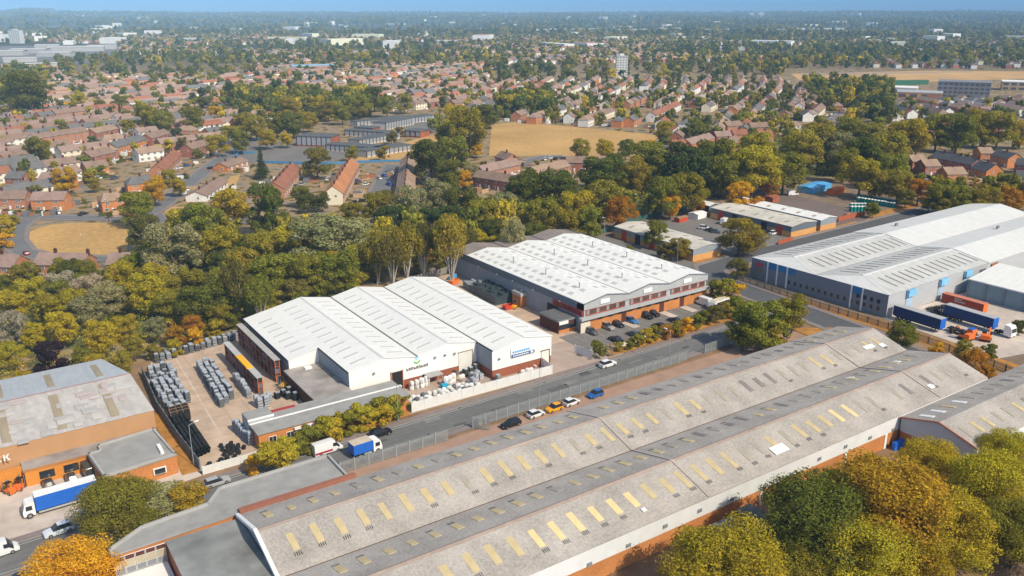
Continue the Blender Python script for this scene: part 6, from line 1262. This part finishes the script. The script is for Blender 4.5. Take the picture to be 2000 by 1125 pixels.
# trees: the largest get their own objects, the rest are one scattered mass
TP = []
def scatter(P, n, wmin, wmax, cols, prob_house=True, px=True):
    if px:
        pts = [at(*p) for p in P]
    xs = [p[0] for p in pts]; ys = [p[1] for p in pts]; k = 0
    for _ in range(n * 6):
        x, y = rz_.uniform(min(xs), max(xs)), rz_.uniform(min(ys), max(ys)); a, b = pix(x, y)
        if not inpoly(x, y, pts): continue
        TP.append((math.hypot(x, y), x, y, rz_.uniform(wmin, wmax), rz_.choice(cols))); k += 1
        if k >= n: break
for P in WOODS: scatter(P, 170, 7, 14, 'GGgonGty')
scatter([(960, 200), (1560, 190), (1560, 245), (1300, 290), (960, 235)], 150, 5, 10, 'GGgogyG'); scatter([(-20, 218), (480, 218), (480, 300), (-20, 360)], 60, 3.5, 8, 'GgoyYg'); scatter([(0, 150), (940, 150), (940, 215), (0, 215)], 160, 5, 10, 'GGgogG')
# belt filler behind the listed crowns
for P, n in (([(0, 560), (240, 520), (330, 470), (560, 465), (700, 440), (900, 440), (1000, 400), (1000, 465), (860, 505), (640, 560), (480, 620), (280, 640), (0, 660)], 130), ([(1000, 400), (1250, 330), (1500, 300), (1500, 360), (1230, 425), (1000, 465)], 90), ([(1500, 300), (1760, 290), (1760, 368), (1640, 345), (1500, 345)], 36), ([(1760, 374), (2060, 378), (2060, 398), (1800, 398)], 24), ([(1500, 262), (1750, 256), (2060, 290), (1760, 300), (1500, 300)], 40), ([(830, 230), (960, 230), (950, 300), (900, 350), (840, 350)], 25)):
    scatter(P, n, 5.5, 10, 'Ggogoyg')
for h in HP:
    if h[0] < 5200 and rz_.random() < .95:
        for q in range(rz_.choice((1, 2, 2))):
            a = rz_.uniform(0, 6.28); r_ = rz_.uniform(8, 15); TP.append((h[0], h[1] + r_ * math.cos(a), h[2] + r_ * math.sin(a), rz_.uniform(3.5, 9) if h[0] < 1300 else rz_.uniform(5, 11), rz_.choice('GGgonyGt')))
TP.sort()
TP = [t for t in TP if clear(t[1], t[2], 1.0) or t[0] > 760]
TP = [t for t in TP if not any(inpoly(*pix(t[1], t[2]), q) for q in (NOBUILD[0], NOBUILD[3][:], [(0, 430), (255, 430), (255, 505), (0, 505)], [(560, 235), (850, 228), (800, 312), (450, 322)], [(-20, 92), (235, 92), (235, 112), (-20, 122)]))]
NB = sum(1 for t in TREES if t[0]['category'] == 'tree')
MAXT = max(0, 300 - NB)
for d, x, y, w_, c_ in TP[:MAXT]: tree_at(x, y, w_, 'M' if d > 420 else 'b', c_)
# woodland further out: clumps over the whole plain
ra = np.random.RandomState(8); pts = [(t[1], t[2], 0, t[3], t[4]) for t in TP[MAXT:]]
for _ in range(60000):
    d = 900 + 10500 * ra.rand() ** .75; a = YAW + (ra.rand() - .5) * 1.35; x, y = d * math.sin(a), d * math.cos(a); px, py = pix(x, y)
    n2 = math.sin(x * .0041 + 1.3) * math.sin(y * .0037 + .4) + .35 * math.sin(x * .011 + y * .008)
    if d < 2600 and n2 > -.22 and ra.rand() < .93: continue
    if d >= 2600 and n2 > -.3 and ra.rand() < .86: continue
    if d < 1500 and ra.rand() < .5: continue
    if px < 950 and 48 < py < 112 and ra.rand() < .6: continue
    if any(inpoly(px, py, q) for q in (NOBUILD[3], NOBUILD[8], NOBUILD[0], NOBUILD[12])) or py > 175: continue
    pts.append((x, y, max(0, hill_z(d, a) - 2), (7 + 7 * ra.rand()) * (1 if d < 3000 else 1.5 if d < 5000 else 1.7), 'GgGnotG'[ra.randint(7)]))
# hillside woods
V = np.array([(p[0], p[1], p[2]) for p in pts], dtype=np.float32)
me = bpy.data.meshes.new('far_trees'); me.vertices.add(len(V)); me.vertices.foreach_set('co', V.ravel()); me.update()
def att(name, typ, data, key): a = me.attributes.new(name, typ, 'POINT'); a.data.foreach_set(key, np.asarray(data, dtype=np.float32 if typ != 'INT' else np.int32).ravel())
dist = np.hypot(V[:, 0], V[:, 1])
att('scl', 'FLOAT_VECTOR', [(p[3], p[3], p[3] * (.95 + .5 * ra.rand())) for p in pts], 'vector'); att('rot', 'FLOAT_VECTOR', [(0, 0, ra.rand() * 6.28) for _ in pts], 'vector')
att('pick', 'INT', np.where(dist < 1500, ra.randint(0, 3, len(V)), 3 + ra.randint(0, 3, len(V))), 'value')
def tint(k): c = np.array(TC[k]) * (1.0 + .55 * ra.rand()); return (*c, 1)
att('tint', 'FLOAT_COLOR', [tint(p[4]) for p in pts], 'color')
pc = bpy.data.collections.new('tree_kinds')
for i, (nl, sz) in enumerate(((700, .062), (700, .062), (700, .062), (110, .15), (110, .15), (110, .15))):
    pc.objects.link(bpy.data.objects.new(f'far_crown_{i}', crown_mesh(90 + i, 16, nl, sz, 'wide', leaf_i, 'far_crown')))
ng = bpy.data.node_groups.new('scatter_trees', 'GeometryNodeTree'); ng.interface.new_socket('Geometry', in_out='INPUT', socket_type='NodeSocketGeometry'); ng.interface.new_socket('Geometry', in_out='OUTPUT', socket_type='NodeSocketGeometry')
N_ = ng.nodes; Lk = ng.links; gi = N_.new('NodeGroupInput'); go = N_.new('NodeGroupOutput'); ip = N_.new('GeometryNodeInstanceOnPoints'); ci = N_.new('GeometryNodeCollectionInfo')
ci.inputs['Collection'].default_value = pc; ci.inputs['Separate Children'].default_value = True; ci.inputs['Reset Children'].default_value = True; ip.inputs['Pick Instance'].default_value = True
def na(name, typ): a = N_.new('GeometryNodeInputNamedAttribute'); a.data_type = typ; a.inputs['Name'].default_value = name; return a.outputs['Attribute']
Lk.new(gi.outputs[0], ip.inputs['Points']); Lk.new(ci.outputs[0], ip.inputs['Instance']); Lk.new(na('pick', 'INT'), ip.inputs['Instance Index']); Lk.new(na('scl', 'FLOAT_VECTOR'), ip.inputs['Scale'])
er = N_.new('FunctionNodeEulerToRotation'); Lk.new(na('rot', 'FLOAT_VECTOR'), er.inputs[0]); Lk.new(er.outputs[0], ip.inputs['Rotation']); Lk.new(ip.outputs[0], go.inputs[0])
fo = bpy.data.objects.new('far_trees', me); COL.objects.link(fo); md = fo.modifiers.new('scatter', 'NODES'); md.node_group = ng
tag(fo, 'mass of small dark trees over the far town and plain', 'trees', kind='stuff')
# undergrowth along the wood edges and on the wood floor
ug = []
BELT = [[(0, 560), (240, 520), (330, 470), (560, 465), (700, 440), (900, 440), (1000, 400), (1250, 330), (1500, 300), (1500, 345), (1230, 425), (1000, 465), (860, 505), (640, 560), (480, 620), (280, 660), (0, 700)], [(1500, 270), (1750, 262), (1760, 368), (1640, 345), (1500, 345)]]
for P in BELT:
    Q_ = [at(*p) for p in P]; xs = [p[0] for p in Q_]; ys = [p[1] for p in Q_]; k = 0
    for _ in range(9000):
        x, y = rz_.uniform(min(xs), max(xs)), rz_.uniform(min(ys), max(ys))
        if inpoly(x, y, Q_): ug.append((x, y, rz_.uniform(3.0, 5.2), rz_.choice('ggogy'))); k += 1
        if k >= 620: break
    sheet('wood_floor', Q_, .02, mat('wood_floor', (.13, .135, .04), .95, .4, .3, .06))
for P, n in (([(0, 770), (280, 700), (480, 636), (640, 575), (860, 525), (900, 495), (880, 480), (640, 548), (470, 600), (270, 660), (0, 730)], 260), ([(900, 495), (1000, 470), (1200, 440), (1400, 378), (1400, 365), (1200, 420), (1000, 455)], 160), ([(1495, 380), (1560, 372), (1800, 402), (2060, 402), (2060, 390), (1800, 385)], 80)):
    Q_ = [at(*p) for p in P]; xs = [p[0] for p in Q_]; ys = [p[1] for p in Q_]; k = 0
    for _ in range(n * 12):
        x, y = rz_.uniform(min(xs), max(xs)), rz_.uniform(min(ys), max(ys))
        if inpoly(x, y, Q_): ug.append((x, y, rz_.uniform(1.5, 3.6), rz_.choice('goyrYog'))); k += 1
        if k >= n: break
vv, ff, mm = [], [], []; base = CR['u'][0]; bv = np.zeros(len(base.vertices) * 3); base.vertices.foreach_get('co', bv); bv = bv.reshape(-1, 3)[:1600]; ucol = list('goyrY')
allv = []
for x, y, s_, c_ in ug:
    k0 = rz_.randrange(0, 280) * 4; v = bv[k0:k0 + 480] * np.array([s_, s_, s_ * .8]) * 1.3; a = rz_.uniform(0, 6.28); v = np.stack([v[:, 0] * math.cos(a) - v[:, 1] * math.sin(a) + x, v[:, 0] * math.sin(a) + v[:, 1] * math.cos(a) + y, v[:, 2]], 1); allv.append(v); mm += [ucol.index(c_)] * (len(v) // 4)
V = np.concatenate(allv); nq = len(V) // 4
me = bpy.data.meshes.new('undergrowth'); me.vertices.add(len(V)); me.vertices.foreach_set('co', V.astype(np.float32).ravel()); me.loops.add(nq * 4); me.loops.foreach_set('vertex_index', np.arange(nq * 4)); me.polygons.add(nq); me.polygons.foreach_set('loop_start', np.arange(0, nq * 4, 4)); me.update(calc_edges=True)
for c_ in ucol: me.materials.append(mat('undergrowth_' + {'g': 'green', 'o': 'olive', 'y': 'lime', 'r': 'rust', 'Y': 'gold'}[c_], TC[c_], .9, .3, .4, .1, island=.45))
me.polygons.foreach_set('material_index', mm); o = bpy.data.objects.new('undergrowth', me); COL.objects.link(o); tag(o, 'tangled green and rust undergrowth along the wood edge', 'undergrowth', kind='stuff')

HAZE_D = 1.15e-4
# ------------------------------------------------------------------ haze over the plain
mb = MB(); mb.box(-9000, 13500, -500, 13500, -5, 168, bottom=True); hm = bpy.data.materials.new('haze_air'); hm.use_nodes = True; hn = hm.node_tree.nodes; hn.clear()
vo = hn.new('ShaderNodeVolumePrincipled'); vo.inputs['Color'].default_value = (.42, .70, 1.0, 1); vo.inputs['Density'].default_value = HAZE_D; vo.inputs['Anisotropy'].default_value = -0.35
oo = hn.new('ShaderNodeOutputMaterial'); hm.node_tree.links.new(vo.outputs[0], oo.inputs['Volume'])
tag(mb.build('haze', hm), 'thin blue haze over the whole plain', 'haze', kind='stuff')

# ------------------------------------------------------------------ labels that single things out: kind of thing, rank and landmark
LM = [('the oval dry green', at(150, 465)), ('the white warehouse', (84, 180)), ('the stock yard', (43, 190)), ('the tan warehouse', (8, 178)), ('the grey gabled warehouse', (154, 190)), ('the grey metal warehouse', (240, 150)), ('the trading units', (260, 218)), ('the low dark school', at(720, 280)),
      ('the dry sports field', at(1120, 280)), ('the cream gabled terrace', at(650, 390)), ('the white tower block', at(1213, 152)), ('the grey college block', at(1895, 190)), ('the slate roofed terraces', at(1880, 330)), ('the street corner bungalow', at(400, 375)), ('the long brown factory', (102, 80)), ('the estate road', (60, 140)), ('the car park wall', (150, 150)), ('the big purple tree', at(98, 720)), ('the orange roofed courtyard', at(1385, 285)), ('the blue sheeted store', at(1590, 372)), ('the white-gabled row', at(110, 280)), ('the lorry park', (225, 108))]
def relabel(items):
    by = {}
    for o, desc, x, y in items:
        n_, d = min(((n_, math.dist((x, y), p)) for n_, p in LM), key=lambda q: q[1]); by.setdefault((desc, n_), []).append((d, o))
    for (desc, n_), l in by.items():
        l.sort(key=lambda q: q[0])
        for k, (d, o) in enumerate(l): o['label'] = f'{desc} by {n_}' if len(l) == 1 else f'{desc}, {ordw(k + 1)} such out from {n_}'
relabel([(h[0], h[1], h[2], h[3]) for h in HOUSES]); relabel(TREES)
by = {}
for o, what, where in STK: by.setdefault((what, where), []).append(o)
for (what, where), l in by.items():
    l.sort(key=lambda o: o.location.x + o.location.y * .01)
    for k, o in enumerate(l): o['label'] = f'{what} {where}' if len(l) == 1 else f'{what} {where}, {ordw(k + 1)} from tan warehouse'
